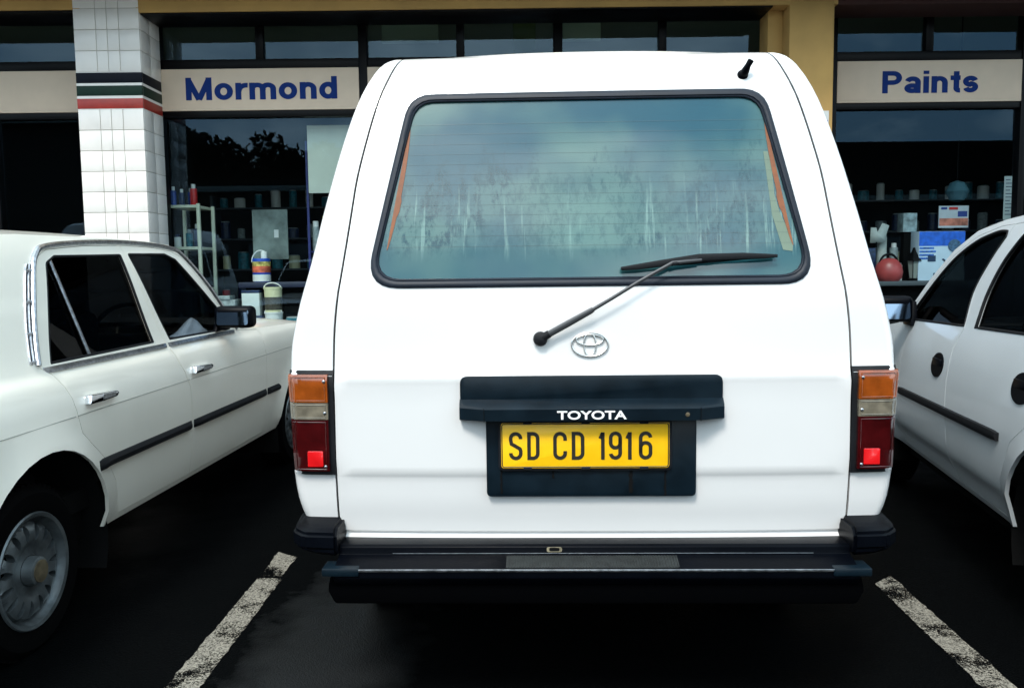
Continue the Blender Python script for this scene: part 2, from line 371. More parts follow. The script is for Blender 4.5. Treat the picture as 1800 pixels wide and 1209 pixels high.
def sheet(name, outer, fn, m, parent=None, holes=(), step=.05, rows=None, extra=(), rim=.012, rimdir=(0, 1, 0), ang=35, build=True):
    """a panel cut to an outline (with holes) laid on the surface fn(u, v) -> (x, y, z); edges turned inwards by rim"""
    loops = [densify(outer, step)] + [densify(h, step) for h in holes]
    V = []; E = []
    for lp in loops:
        b = len(V); V += lp; E += [(b + i, b + (i + 1) % len(lp)) for i in range(len(lp))]
    segs = [(lp[i], lp[(i + 1) % len(lp)]) for lp in loops for i in range(len(lp))]
    us = [p[0] for p in outer]; vs_ = [p[1] for p in outer]
    u0, u1, v0, v1 = min(us), max(us), min(vs_), max(vs_)
    vl = sorted(set(rows or [])) 
    k = int((v1 - v0) / step) + 1
    for i in range(1, k):
        v = v0 + (v1 - v0) * i / k
        if all(abs(v - r) > step * .45 for r in vl): vl = vl + [v]
    nb = len(V); cand = []
    nu = max(1, int((u1 - u0) / step))
    for v in vl:
        for i in range(nu + 1): cand.append((u0 + (u1 - u0) * i / nu, v))
    cand += list(extra)
    for p in cand:
        if inside(p, outer) and not any(inside(p, h) for h in holes) and min(seg_dist(p, a, b) for a, b in segs) > min(.008, step * .3): V.append(p)
    r = geometry.delaunay_2d_cdt([Vector(p) for p in V], E, [], 0, 1e-6, False)
    v2 = r[0]; tris = []
    for f in r[2]:
        c = (sum(v2[i][0] for i in f) / len(f), sum(v2[i][1] for i in f) / len(f))
        if inside(c, outer) and not any(inside(c, h) for h in holes): tris.append(tuple(f))
    P3 = [Vector(fn(v[0], v[1])) for v in v2]
    # boundary edges -> rim
    if rim:
        cnt = {}
        for f in tris:
            for i in range(len(f)):
                a, b = f[i], f[(i + 1) % len(f)]; cnt[(a, b)] = cnt.get((a, b), 0) + 1
        rd = Vector(rimdir) * rim; mp_ = {}
        for (a, b) in list(cnt):
            if (b, a) not in cnt:
                for q in (a, b):
                    if q not in mp_: mp_[q] = len(P3); P3.append(P3[q] + rd)
                tris.append((b, a, mp_[a], mp_[b]))
    if not build: return P3, tris
    mb = MB().add(P3, tris)
    return mb.build(name, m, parent, ang)
def text_mb(s, h, w=None, depth=.004, bold=0.0, shear=0):
    cu = bpy.data.curves.new('t', 'FONT'); cu.body = s; cu.extrude = .01; cu.offset = bold; cu.resolution_u = 6
    o = bpy.data.objects.new('t', cu); C.objects.link(o)
    dg = bpy.context.evaluated_depsgraph_get(); me = bpy.data.meshes.new_from_object(o.evaluated_get(dg))
    xs = [v.co.x for v in me.vertices]; ys = [v.co.y for v in me.vertices]
    x0, x1, y0, y1 = min(xs), max(xs), min(ys), max(ys); sy = h / (y1 - y0); sx = (w / (x1 - x0)) if w else sy
    mb = MB()
    for k_, d in enumerate(([0] if not shear else [-shear, 0, shear])):
        mb.add([((v.co.x - x0) * sx + d, (-depth - .0003 * k_) if v.co.z > 0 else 0, (v.co.y - y0) * sy) for v in me.vertices], [tuple(p.vertices) for p in me.polygons])
    C.objects.unlink(o); bpy.data.objects.remove(o); bpy.data.curves.remove(cu); bpy.data.meshes.remove(me)
    return mb
def stroke(mb, pts, wd, y0=0, depth=.002, closed=False):
    """flat ribbon of a letter stroke in the x-z plane, proud towards -y"""
    P = [Vector(p) for p in pts]; P = [p for i, p in enumerate(P) if i == 0 or (p - P[i - 1]).length > wd * .02]; n = len(P); L = []; Rr = []
    for i in range(n):
        a = P[i - 1] if (i > 0 or closed) else P[i]; b = P[(i + 1) % n] if (i < n - 1 or closed) else P[i]
        t = ((b - P[i]).normalized() + (P[i] - a).normalized()).normalized(); nn = Vector((-t.y, t.x))
        if 0 < i < n - 1 or closed:
            t1 = (P[i] - P[i - 1]).normalized(); cs = max(.5, abs(Vector((-t1.y, t1.x)).dot(nn))); k = wd / 2 / cs
        else: k = wd / 2
        L.append(P[i] + nn * k); Rr.append(P[i] - nn * k)
    vs = []; fs = []
    for yy in (y0 - depth, y0):
        for q in L + Rr: vs.append((q.x, yy, q.y))
    m = n if closed else n - 1
    for i in range(m):
        j = (i + 1) % n
        fs.append((i, j, n + j, n + i)); fs.append((i, 2 * n + i, 2 * n + j, j)); fs.append((n + i, n + j, 3 * n + j, 3 * n + i))
    mb.add(vs, fs)
def sign_letters(word, h, w_t):
    """bold upright sans lettering built from strokes: cap height 1, x-height .73, stroke .155"""
    S = .205; X_ = .75; a = S / 2; P = []; x = 0
    def bowl(x0, w, y0=0, y1=None, a0=0, a1=360, n=26):
        y1 = X_ if y1 is None else y1
        return arcp(x0 + w / 2, (y0 + y1) / 2, w / 2 - a, (y1 - y0) / 2 - a, a0, a1, n)
    for c in word:
        if c == 'M':
            w = .93; P += [([(x + a, 0), (x + a, 1)], 0), ([(x + w - a, 0), (x + w - a, 1)], 0), ([(x + a * .9, .93), (x + w / 2, .02)], 0), ([(x + w - a * .9, .93), (x + w / 2, .02)], 0)]
        elif c == 'P':
            w = .72; P += [([(x + a, 0), (x + a, 1)], 0), ([(x + a, 1 - a), (x + w * .55, 1 - a)] + arcp(x + w * .55, .69, w * .45 - a, .31 - a, 90, -90, 12) + [(x + a, .38 + a)], 0)]
        elif c == 'o': w = .66; P += [(bowl(x, w)[:-1], 1)]
        elif c == 'd': w = .64; P += [(bowl(x, w)[:-1], 1), ([(x + w - a, 0), (x + w - a, 1)], 0)]
        elif c == 'n': w = .60; P += [([(x + a, 0), (x + a, X_)], 0), ([(x + a + .01, X_ * .55)] + arcp(x + w / 2, X_ - a - .19, w / 2 - a, .19, 170, 0, 12) + [(x + w - a, 0)], 0)]
        elif c == 'm':
            w = .96; q = w / 2; P += [([(x + a, 0), (x + a, X_)], 0)]
            for k in (0, 1): xx = x + k * (q - a); P += [([(xx + a + .01, X_ * .55)] + arcp(xx + a + (q - a) / 2, X_ - a - .17, (q - a) / 2, .17, 170, 0, 12) + [(xx + q, 0)], 0)]
        elif c == 'r': w = .40; P += [([(x + a, 0), (x + a, X_)], 0), ([(x + a + .01, X_ * .5)] + arcp(x + w, X_ - a - .22, w - a - .02, .215, 175, 80, 8), 0)]
        elif c == 'a':
            w = .60; P += [([(x + w - a, 0)] + [(x + w - a, X_ - .26)] + arcp(x + w / 2, X_ - a - .16, w / 2 - a, .16, 0, 165, 12), 0), (bowl(x, w - .02, 0, .44)[:-1], 1)]
        elif c == 'i': w = S; P += [([(x + a, 0), (x + a, X_)], 0), ([(x + a, .85), (x + a, 1.0)], 0)]
        elif c == 't': w = .37; P += [([(x + .12 + a, .96), (x + .12 + a, .2)] + arcp(x + .12 + a + .12, .2, .12, .2 - a, 180, 280, 8), 0), ([(x, X_ - a * .8), (x + w, X_ - a * .8)], 0)]
        elif c == 's':
            w = .56; r1 = (X_ / 2 - a) / 2 + .01; P += [(arcp(x + w / 2, X_ - a - r1, w / 2 - a, r1, 15, 180, 12) + arcp(x + w / 2, X_ - a - r1, w / 2 - a, r1, 185, 262, 5) + arcp(x + w / 2, a + r1, w / 2 - a, r1, 82, 0, 6) + arcp(x + w / 2, a + r1, w / 2 - a, r1, -5, -165, 12), 0)]
        x += w + .095
    x -= .095; kx = w_t / x; mb = MB()
    for i, (p, cl) in enumerate(P):
        q = MB(); stroke(q, p, S, 0, .012 + .0015 * (i % 7), bool(cl)); mb.add([(v[0] * kx, v[1] * h, v[2] * h) for v in q.v], q.f)
    return mb
def arcp(cx, cy, rx, ry, a0, a1, n=10):
    return [(cx + rx * math.cos(R(a0 + (a1 - a0) * i / n)), cy + ry * math.sin(R(a0 + (a1 - a0) * i / n))) for i in range(n + 1)]

def wheel(parent, x, y, z, r_t, r_r, wd, side, rimmat, style='disc', name='wheel'):
    """side +1: outer face towards +x"""
    t = MB(); s = side
    t.lathe([(r_r * .98, -wd / 2), (r_t - .03, -wd / 2), (r_t - .008, -wd / 2 + .018), (r_t, -wd / 2 + .04), (r_t, wd / 2 - .04), (r_t - .008, wd / 2 - .018), (r_t - .03, wd / 2), (r_r * 1.02, wd / 2 - .004), (r_r * .98, wd / 2 - .01), (r_r * .98, -wd / 2)], (0, 0, 0), 'x', 48, cap=False)
    for k in range(60):
        a = 2 * math.pi * k / 60
        M = Matrix.Rotation(a, 4, 'X') @ Matrix.Translation((0, 0, r_t - .002))
        t.box((-wd * .38, -.009, -.004), (wd * .38, .009, .004), M=M)
    w_ = t.build(name, tyre_mat, parent, loc=(x, y, z))
    rm = MB(); o = wd / 2
    if style == 'slotted':
        rm.lathe([(r_r, -o), (r_r, o - .012), (r_r + .008, o - .002), (r_r + .004, o + .004), (r_r - .008, o), (r_r - .016, o - .03), (r_r - .03, o - .05), (r_r - .034, o - .055)], (0, 0, 0), 'x', 60, cap=False)
        rm.lathe([(r_r - .034, o - .055), (r_r - .036, o - .085), (.07, o - .085)], (0, 0, 0), 'x', 60, cap=False)
        circ = lambda r, n: [(r * math.cos(2 * math.pi * i / n), r * math.sin(2 * math.pi * i / n)) for i in range(n)]
        holes = [circ(.052, 24)]
        for k in range(15):
            a = 2 * math.pi * k / 15; ca, sa = math.cos(a), math.sin(a)
            e = [(.130 + .029 * math.cos(q), .0115 * math.sin(q) * (1 + .35 * math.cos(q))) for q in [2 * math.pi * i / 14 for i in range(14)]]
            holes.append([(p[0] * ca - p[1] * sa, p[0] * sa + p[1] * ca) for p in e])
        face = lambda u, v: (interp(math.hypot(u, v), [.05, .075, .098, .130, .160, .172], [o - .018, o - .026, o - .012, o - .008, o - .020, o - .054]), u, v)
        P_, F_ = sheet('x', circ(.170, 60), face, None, holes=holes, step=.02, rim=.030, rimdir=(-1, 0, 0), build=False); rm.add(P_, F_)
        rm.lathe([(.05, o - .018), (.047, o + .016), (.040, o + .020), (0, o + .021)], (0, 0, 0), 'x', 24, cap=False)
    else:
        rm.lathe([(r_r, -o), (r_r, o - .012), (r_r + .006, o - .002), (r_r - .008, o), (r_r - .03, o - .03), (r_r * .62, o - .045), (r_r * .5, o - .02), (r_r * .3, o - .015), (.0, o - .015)], (0, 0, 0), 'x', 48, cap=False)
        for k in range(8):
            a = 2 * math.pi * k / 8
            rm.lathe([(.014, o - .04), (.014, o - .033), (0, o - .033)], (0, r_r * .74 * math.cos(a), r_r * .74 * math.sin(a)), 'x', 10, cap=False)
    if s < 0: rm.v = [(-v[0], v[1], v[2]) for v in rm.v]
    rim = rm.build('rim', rimmat, w_)
    hb = MB(); hb.lathe([(.040, o + .0), (.038, o + .0235), (.03, o + .0245), (0, o + .025)] if style == 'slotted' else [(.052, o - .09), (.05, o - .02), (.046, o - .008), (.03, o - .002), (0, o - .001)], (0, 0, 0), 'x', 24, cap=False)
    if s < 0: hb.v = [(-v[0], v[1], v[2]) for v in hb.v]
    hb.build('hub_cap', hub_mat if style == 'slotted' else rimmat, w_)
    return w_
def loft_rows(rows):
    """rows: equal-length lists of points -> verts, quads"""
    n = len(rows[0]); vs = [p for r in rows for p in r]; fs = []
    for i in range(len(rows) - 1):
        for j in range(n - 1): fs.append((i * n + j, i * n + j + 1, (i + 1) * n + j + 1, (i + 1) * n + j))
    return vs, fs
def top_strip(ys, xe, ze, crown, n=16, dz=0, p=2.2):
    rows = []
    for y in ys:
        X, Z, c = xe(y), ze(y), crown(y)
        rows.append([(X * (2 * j / n - 1), y, Z + dz + c * (1 - abs(2 * j / n - 1) ** p)) for j in range(n + 1)])
    return loft_rows(rows)
def frange(a, b, n): return [a + (b - a) * i / n for i in range(n + 1)]

# ================================================================ SETTING
g = MB(); g.add([(-400, -400, 0), (400, -400, 0), (400, 400, 0), (-400, 400, 0)], [(0, 1, 2, 3)])
tag(g.build('ground', asphalt), kind='structure')
def line_sheet(name, pts, label, z=.004):
    def jit(a, b, n):
        out = []
        for i in range(n):
            t = i / n; q = Vector(a).lerp(Vector(b), t); nn = Vector((b[1] - a[1], a[0] - b[0])).normalized()
            q = q + nn * (noise.noise(Vector((q.x * 40, q.y * 40, 3))) * .007 + noise.noise(Vector((q.x * 9, q.y * 9, 8))) * .005); out.append((q.x, q.y))
        return out
    poly = []
    for i in range(len(pts)):
        a, b = pts[i], pts[(i + 1) % len(pts)]; poly += jit(a, b, max(3, int(math.dist(a, b) / .02)))
    m = MB(); m.add([(p[0], p[1], z) for p in poly], [tuple(range(len(poly)))])
    o = m.build(name, line_paint); o.data.polygons[0].use_smooth = False
    if o.data.polygons[0].normal.z < 0: o.data.flip_normals()
    return tag(o, label, 'road marking', 'white bay lines painted on the asphalt')
line_sheet('parking_line', [(-1.075, 3.475), (-1.10, 1.2), (-.99, 1.2), (-.968, 3.46)], 'worn white bay line on the asphalt between the cream sedan and the white off-roader')
line_sheet('parking_line', [(-1.078, 3.80), (-1.072, 3.495), (-.980, 3.48), (-.975, 3.72)], 'short faded broken-off piece of white bay line beside the left end of the black bumper')
line_sheet('parking_line', [(1.446, 3.325), (1.35, 1.2), (1.46, 1.2), (1.546, 3.41)], 'worn white bay line on the asphalt in front of the pale hatchback')

# ================================================================ WHITE OFF-ROADER (rear view)
T = empty('parked_car', (.215, 2.33, 0), R(-1.8), label='white high-roofed off-roader seen from behind with a yellow number plate', cat='car', group='white and cream cars parked nose-in at the shop')
def w_(z): return sinterp(z, [.50, .56, .60, .65, .70, .712, .725, .78, .90, 1.0, 1.05, 1.147, 1.29, 1.45, 1.62, 1.76, 1.84, 1.89, 1.912],
                          [.795, .805, .818, .828, .832, .831, .826, .826, .830, .834, .833, .816, .779, .743, .700, .656, .620, .585, .556]) * 1.016
def seam(z): return sinterp(z, [.50, .587, .70, .92, 1.0, 1.08, 1.19, 1.27, 1.35, 1.45, 1.53, 1.62, 1.76, 1.845, 1.895, 1.92], [.708, .713, .713, .7115, .7125, .711, .702, .690, .678, .664, .653, .634, .598, .567, .545, .532]) * 1.007
def s_(z): return sinterp(z, [.50, .518, .524, .530, .538, .56, .62, .695, .702, .712, .80, .955, .975, .986, .996, 1.01, 1.2, 1.25, 1.75, 1.80, 1.85, 1.88, 1.90, 1.915, 1.924],
                          [.026, .024, .034, .038, .028, .026, .015, .008, .006, .001, 0, -.001, -.003, -.001, .010, .013, .030, .040, .168, .187, .213, .235, .262, .305, .37])
def rear(x, z, off=0): return Vector((x, s_(z) + .014 * (abs(x) / .7) ** 3 + off, z))
def rr_(z): return interp(z, [.5, 1.5, 1.8, 1.90], [.032, .03, .02, .010])
# body: corner strips, sides, roof, front, all one shell
B = MB()
zs = [.572, .58, .60, .63, .66, .69, .70, .706, .712, .72, .75, .8, .86, .92, .955, .975, .986, .996, 1.01, 1.05] + frange(1.08, 1.86, 22) + [1.875, 1.89, 1.90, 1.908]
YB = [0, .25, .55, .9, 1.3, 1.7, 2.1, 2.5, 2.8]
for sg in (-1, 1):
    rows = []
    for z in zs:
        a, b, r = seam(z) + .003, w_(z), rr_(z); row = []
        row.append((sg * a, rear(a, z).y + .02, z))
        for k in range(5):
            x = a + (b - r - a) * k / 4; q = rear(x, z); row.append((sg * x, q.y, z))
        y0 = rear(b - r, z).y
        for k in range(1, 7):
            th = k * R(15); row.append((sg * (b - r + r * math.sin(th)), y0 + r * (1 - math.cos(th)), z))
        y1 = y0 + r
        for yy in YB[1:]: row.append((sg * b, max(yy, y1 + .02 * YB.index(yy)), z))
        rows.append(row)
    B.add(*loft_rows(rows))
# rear roof edge to roof
rows = []
NX = 28
for (dy, zz, wk) in [(0, 0, .556), (.02, .010, .559), (.06, .018, .565), (.14, .026, .571), (.4, .04, .574), (1, .055, .577), (1.8, .05, .577), (2.35, .03, .568)]:
    row = []
    for j in range(NX + 1):
        x = wk * (2 * j / NX - 1); z = 1.908 + zz * (1 - abs(2 * j / NX - 1) ** 3) + .012 * (1 - (2 * j / NX - 1) ** 2)
        if dy == 0: z = 1.9135 - .006 * abs(2 * j / NX - 1) ** 8
        y = (rear(x, min(z, 1.915)).y) + dy; row.append((x, y, z))
    rows.append(row)
B.add(*loft_rows(rows))
for sg in (-1, 1):   # gutter between roof and side
    rows = [[(sg * w_(1.908), y, 1.908), (sg * .571, y, 1.913), (sg * (.564 if y < .5 else .574), y, 1.909)] for y in [.34, .5, .9, 1.4, 2.0, 2.65]]
    B.add(*loft_rows(rows))
# front half of the body: cab narrowing to windscreen, bonnet, nose
rows = []
prof = [(2.65, 1.935, .568), (2.8, 1.90, .575), (2.95, 1.72, .64), (3.25, 1.32, .74), (3.42, 1.12, .77), (3.5, 1.08, .78), (4.1, 1.03, .77), (4.3, .98, .75), (4.38, .90, .74), (4.40, .55, .73)]
for (y, zt, xt) in prof:
    row = []
    for j in range(21):
        u = 2 * j / 20 - 1; row.append((xt * u, y, zt + .03 * (1 - u * u) - (.0)))
    rows.append(row)
B.add(*loft_rows(rows))
for sg in (-1, 1):
    rows = []
    for (y, zt, xt) in [(2.8, 1.908, .557)] + prof[1:]:
        row = []
        for k in range(13):
            z = .56 + (zt - .56) * k / 12; xx = w_(z) if zt > 1.1 else min(w_(z), .80)
            if k == 12: xx = xt
            row.append((sg * (xx if k < 12 else xt), y, z))
        rows.append(row)
    B.add(*loft_rows(rows))
B.build('body', paint_white, T, ang=32, recalc=True)
# dark inner flange in the gap round the tailgate
for sg in (-1, 1):
    gp = MB()
    rows = [[(sg * (seam(z) - .012), rear(seam(z), z).y + .012, z), (sg * (seam(z) + .012), rear(seam(z), z).y + .012, z)] for z in [.505] + zs[:-2]]
    gp.add(*loft_rows(rows)); gp.build('tailgate_rubber', dark_gap, T)
# tailgate panel
rows_z = [.512, .518, .524, .530, .538, .546, .56, .59, .62, .65, .68, .695, .702, .712, .73, .955, .965, .975, .981, .986, .991, .996, 1.003, 1.01, 1.03, 1.8, 1.82, 1.84, 1.86, 1.875, 1.89, 1.90]
zz = sorted(set([.504, .51, .52, .53, .54, .57, .6, .65, .7] + frange(.75, 1.85, 26) + [1.87, 1.885, 1.895, 1.905]))
left = [(-(seam(z) - .003), z) for z in zz]; right = [(seam(z) - .003, z) for z in zz[::-1]]
topr = [(.534, 1.9105), (.3, 1.9128), (0, 1.9135), (-.3, 1.9128), (-.534, 1.9105)]
outer = [(-.704, .500)] + left + topr[::-1] + right + [(.704, .500)]
def win(off):   # window outline, rubber outer edge offset outwards by off (negative inwards)
    return rpoly([(-.629 - off, 1.228 - off, .080 + off * .6), (.629 + off, 1.228 - off, .080 + off * .6), (.508 + off * .8, 1.784 + off, .080 + off * .6), (-.508 - off * .8, 1.784 + off, .080 + off * .6)], 10)
sheet('tailgate', outer, lambda x, z: rear(x, z), paint_white, T, holes=[win(-.010)], step=.045, rows=rows_z, rim=.014)
TG = [o for o in bpy.data.objects if o.name.startswith('tailgate') and o.parent == T and o.data.materials[0] == paint_white][0]
# window rubber: two-step profile swept round the opening
def ring_profile(mb, offs, fn):
    loops = [densify(win(o), .03) for o, _ in offs]
    n = 160
    def resamp(lp):
        L = [0]
        for i in range(len(lp)): L.append(L[-1] + math.dist(lp[i], lp[(i + 1) % len(lp)]))
        out = []
        for k in range(n):
            t = L[-1] * k / n; i = 0
            while L[i + 1] < t: i += 1
            a, b = lp[i], lp[(i + 1) % len(lp)]; u = (t - L[i]) / (L[i + 1] - L[i]); out.append((a[0] + (b[0] - a[0]) * u, a[1] + (b[1] - a[1]) * u))
        return out
    rings = [[fn(p[0], p[1], d) for p in resamp(lp)] for lp, (_, d) in zip(loops, offs)]
    vs = [p for r in rings for p in r]; fs = []
    for i in range(len(rings) - 1):
        for j in range(n): fs.append((i * n + j, i * n + (j + 1) % n, (i + 1) * n + (j + 1) % n, (i + 1) * n + j))
    mb.add(vs, fs)
sm = MB(); ring_profile(sm, [(0, .004), (0, -.003), (-.003, -.006), (-.010, -.0075), (-.017, -.0065), (-.0195, -.003), (-.0215, -.0045), (-.024, -.003), (-.0255, .003), (-.0255, .014)], lambda x, z, d: rear(x, z, d))
ws = sm.build('window_rubber', seal_mat, T, ang=50)
gl = sheet('rear_window', win(-.022), lambda x, z: rear(x, z, .004), misted, T, step=.06, rim=.004)
# heater bus bars and lines (inside face of the glass read through it)
def bar_pts(sg):
    xe = lambda z: .590 - (z - 1.26) * (.578 - .499) / (1.73 - 1.26)
    out = []; inn = []
    for i in range(25):
        z = 1.335 + (1.70 - 1.335) * i / 24; t = i / 24
        wd = .012 * max(0, math.sin(math.pi * min(1, t * 1.02))) ** .7 + .002 + (.004 if .25 < t < .4 else 0)
        out.append((sg * (xe(z) - .010), z)); inn.append((sg * (xe(z) - .010 - wd), z))
    return out + inn[::-1]
for sg in (-1, 1):
    b = bar_pts(sg); k = len(b) // 2
    m = MB(); vs = [rear(p[0], p[1], .0026) for p in b]; m.add(vs, [(i, i + 1, 2 * k - 2 - i, 2 * k - 1 - i) for i in range(k - 1)])
    m.build('heater_bar', orange_bar, gl)
m = MB()
for i in range(13):
    z = 1.342 + i * .0292; xe = .590 - (z - 1.26) * .160 - .014
    vs = []; n = 12
    for dz in (-.00022, .00022):
        for j in range(n + 1): vs.append(rear(-xe + 2 * xe * j / n, z + dz, .0026))
    m.add(vs, [(j, j + 1, n + 2 + j, n + 1 + j) for j in range(n)])
m.build('heater_lines', heater_line, gl)
# small yellowish smear strip inside right side of glass
m = MB(); strip = [(.497, 1.60), (.509, 1.60), (.567, 1.345), (.564, 1.318), (.538, 1.322), (.512, 1.42)]
m.add([rear(p[0], p[1], .0030) for p in strip], [tuple(range(6))]); m.build('pillar_trim', mat('pale_trim', (.13, .18, .13), .6, var=.1), gl)
# emblem: three crossing ellipses
em = MB()
def ell(cx, cz, rx, rz, r, n=40): return [rear(cx + rx * math.cos(2 * math.pi * i / n), cz + rz * math.sin(2 * math.pi * i / n), -.005) for i in range(n)], r
for (cx, cz, rx, rz, r) in [(0, 1.068, .050, .0325, .0032), (0, 1.068, .0165, .0315, .0026), (0, 1.081, .037, .0145, .0027)]:
    p, q = ell(cx - .001, cz, rx, rz, r); em.tube(p, q, 8, True, sq=(.9, 1))
em.build('emblem', silver, T)
# antenna stub
m = MB(); p0 = rear(.455, 1.828, -.004); m.tube([p0, p0 + Vector((.002, -.012, .006)), p0 + Vector((.008, -.020, .020)), p0 + Vector((.016, -.022, .034))], [.012, .012, .0085, .009], 12)
m.lathe([(.016, 0), (.015, -.006), (.009, -.010), (0, -.010)], rear(.453, 1.826, 0), 'y', 16); m.build('aerial_stub', black_plastic, T)
for sg in (-1, 1):
    m = MB(); q = Vector((sg * .664, .36, 1.745)); m.tube([q, q + Vector((sg * .018, 0, .004)), q + Vector((sg * .026, 0, .016))], [.006, .005, .005], 8); m.lathe([(.0, -.008), (.008, -.004), (.008, .004), (0, .008)], q + Vector((sg * .010, 0, .004)), 'z', 10, cap=False)
    m.build('window_catch', paint_white, T)
# wiper
wp = MB(); pv = rear(-.137, 1.085)
wp.lathe([(.020, .0), (.020, -.014), (.017, -.022), (.008, -.026), (0, -.026)], pv, 'y', 24)
W_ = wp.build('wiper', rubber, T)
def wpt(x, z, d): return rear(x, z, d)
ar = MB(); ar.tube([wpt(-.132, 1.088, -.018), wpt(-.112, 1.100, -.022)], [.012, .011], 10, sq=(.7, 1)); ar.build('wiper_joint', rubber, W_)
ar = MB(); ar.tube([wpt(-.115, 1.098, -.022), wpt(-.06, 1.128, -.026), wpt(0, 1.161, -.030), wpt(.008, 1.166, -.030)], [.0095, .0095, .0085, .0075], 10, sq=(.45, 1))
ar.tube([wpt(.0, 1.161, -.030), wpt(.06, 1.196, -.033), wpt(.13, 1.238, -.036), wpt(.185, 1.268, -.036), wpt(.225, 1.289, -.036), wpt(.26, 1.292, -.036), wpt(.305, 1.296, -.034)], [.0052, .005, .0048, .0048, .0055, .005, .004], 8, sq=(.5, 1))
ar.build('wiper_arm', wiper_metal, W_)
bl = MB()
BA, BBp = (.087, 1.272), (.515, 1.303)
def bp_(t, dz=0, d=-.012): return wpt(BA[0] + (BBp[0] - BA[0]) * t, BA[1] + (BBp[1] - BA[1]) * t + dz, d)
bl.tube([bp_(t / 20, .004 - .003 * math.sin(math.pi * t / 20), -.008) for t in range(21)], .0045, 6, sq=(1, .8))
bl.tube([bp_(t, dz, -.020) for t, dz in [(0, .003), (.1, .004), (.25, .008), (.42, .013), (.5, .014), (.6, .013), (.78, .009), (.92, .004), (1, .002)]], [.005, .008, .0095, .010, .0115, .010, .0095, .007, .004], 8, sq=(.6, 1))
for t0, t1 in [(0, .24), (.28, .44), (.56, .74), (.76, .97)]:
    bl.tube([bp_(t0, .002, -.013), bp_((t0 + t1) / 2, .006, -.018), bp_(t1, .002, -.013)], .0042, 6, sq=(.6, 1))
bl.tube([wpt(.225, 1.286, -.036), bp_(.5, .014, -.020)], .006, 8)
bl.build('wiper_blade', rubber, W_)
# number plate surround and handle garnish
G = MB()
G.prism(rpoly([(-.360, .915, .004), (-.360, .985, .022), (.360, .985, .022), (.360, .915, .004)]), 'y', .006, -.010, .0015)
gar = G.build('tailgate_garnish', garnish_mat, T)
lp = MB()   # projecting handle lip with bevelled ends
def lipsec(x, k): return [(x, .004, .921), (x, -.010, .921), (x, -.012 - .043 * k, .910 - .006 * k), (x, -.014 - .046 * k, .900), (x, -.014 - .044 * k, .868), (x, -.006, .862), (x, .004, .862)]
xs_ = [(-.361, .28), (-.352, .32), (-.292, 1.0), (-.29, 1.0), (.29, 1.0), (.292, 1.0), (.352, .32), (.361, .28)]
rws = [lipsec(x, k) for x, k in xs_]; vs, fs = loft_rows(rws); fs += [tuple(range(7)), tuple(7 * 7 + i for i in range(7))[::-1]]
lp.add(vs, fs); lip = lp.build('handle_lip', garnish_mat, gar, ang=20)
m = MB()
for x in (-.2915, .2915): m = MB(); m.box((x - .0008, -.0615, .866), (x + .0008, -.058, .903)); m.build('lip_joint', dark_gap, gar)
tx = text_mb('TOYOTA', .0235, .187, .002, .022); o = tx.build('raised_lettering', white_letter, gar, loc=(-.094, -.0600, .8725)); 
m = MB(); m.lathe([(.006, 0), (.006, -.003), (.003, -.004), (0, -.004)], (.256, -.058, .884), 'y', 14); m.build('screw', hub_mat, gar)
m = MB(); m.prism(rpoly([(-.290, .646, .014), (-.290, .872, .003), (.290, .872, .003), (.290, .646, .014)]), 'y', .012, -.004, .0015); m.build('plate_backing', garnish_mat, gar)
m = MB()   # drips running down below the plate
for x, z0, z1, wd in [(-.249, .655, .722, .004), (-.105, .698, .722, .005), (.110, .656, .722, .008), (.205, .648, .722, .004)]:
    m = MB(); n = 8; m.tube([(x + .001 * math.sin(i * 2), -.0052, z1 + (z0 - z1) * i / n) for i in range(n + 1)], [wd * (.4 + .5 * abs(math.sin(i * 1.3 + x * 20))) for i in range(n + 1)], 6, sq=(.15, 1)); m.build('dirt_streak', dark_gap, gar)
# yellow number plate
P = MB(); P.prism(rpoly([(-.256, .720, .018), (-.256, .862, .010), (.222, .862, .010), (.222, .720, .018)]), 'y', -.004, -.014, .003)
pl = P.build('number_plate', rubber, T)
m = MB(); m.prism(rpoly([(-.248, .729, .010), (-.248, .855, .006), (.214, .855, .006), (.214, .729, .010)]), 'y', -.0142, -.0165, .0006); m.build('plate_face', yellow_plate, pl)
m = MB()
fr = rpoly([(-.2455, .7325, .008), (-.2455, .8525, .006), (.2115, .8525, .006), (.2115, .7325, .008)])
m.tube([(p[0], -.0168, p[1]) for p in densify(fr, .03)], .0015, 6, True); m.build('plate_border', plate_black, pl)
m = MB()
for x in (-.175, -.015, .145):
    for za, zb in ((.724, .731), (.8535, .859)): m = MB(); m.box((x - .012, -.0185, za), (x + .012, -.014, zb), .001); m.build('plate_clip', rubber, pl)
L = MB(); SW = .0100; H_ = .0785; Z0 = .7525; Y0 = -.0166; TILT = .006
def ch(pts, closed=False): stroke(L, [(p[0], p[1]) for p in pts], SW, Y0, .0008, closed)
def X(x0, w, u): return x0 + w * u
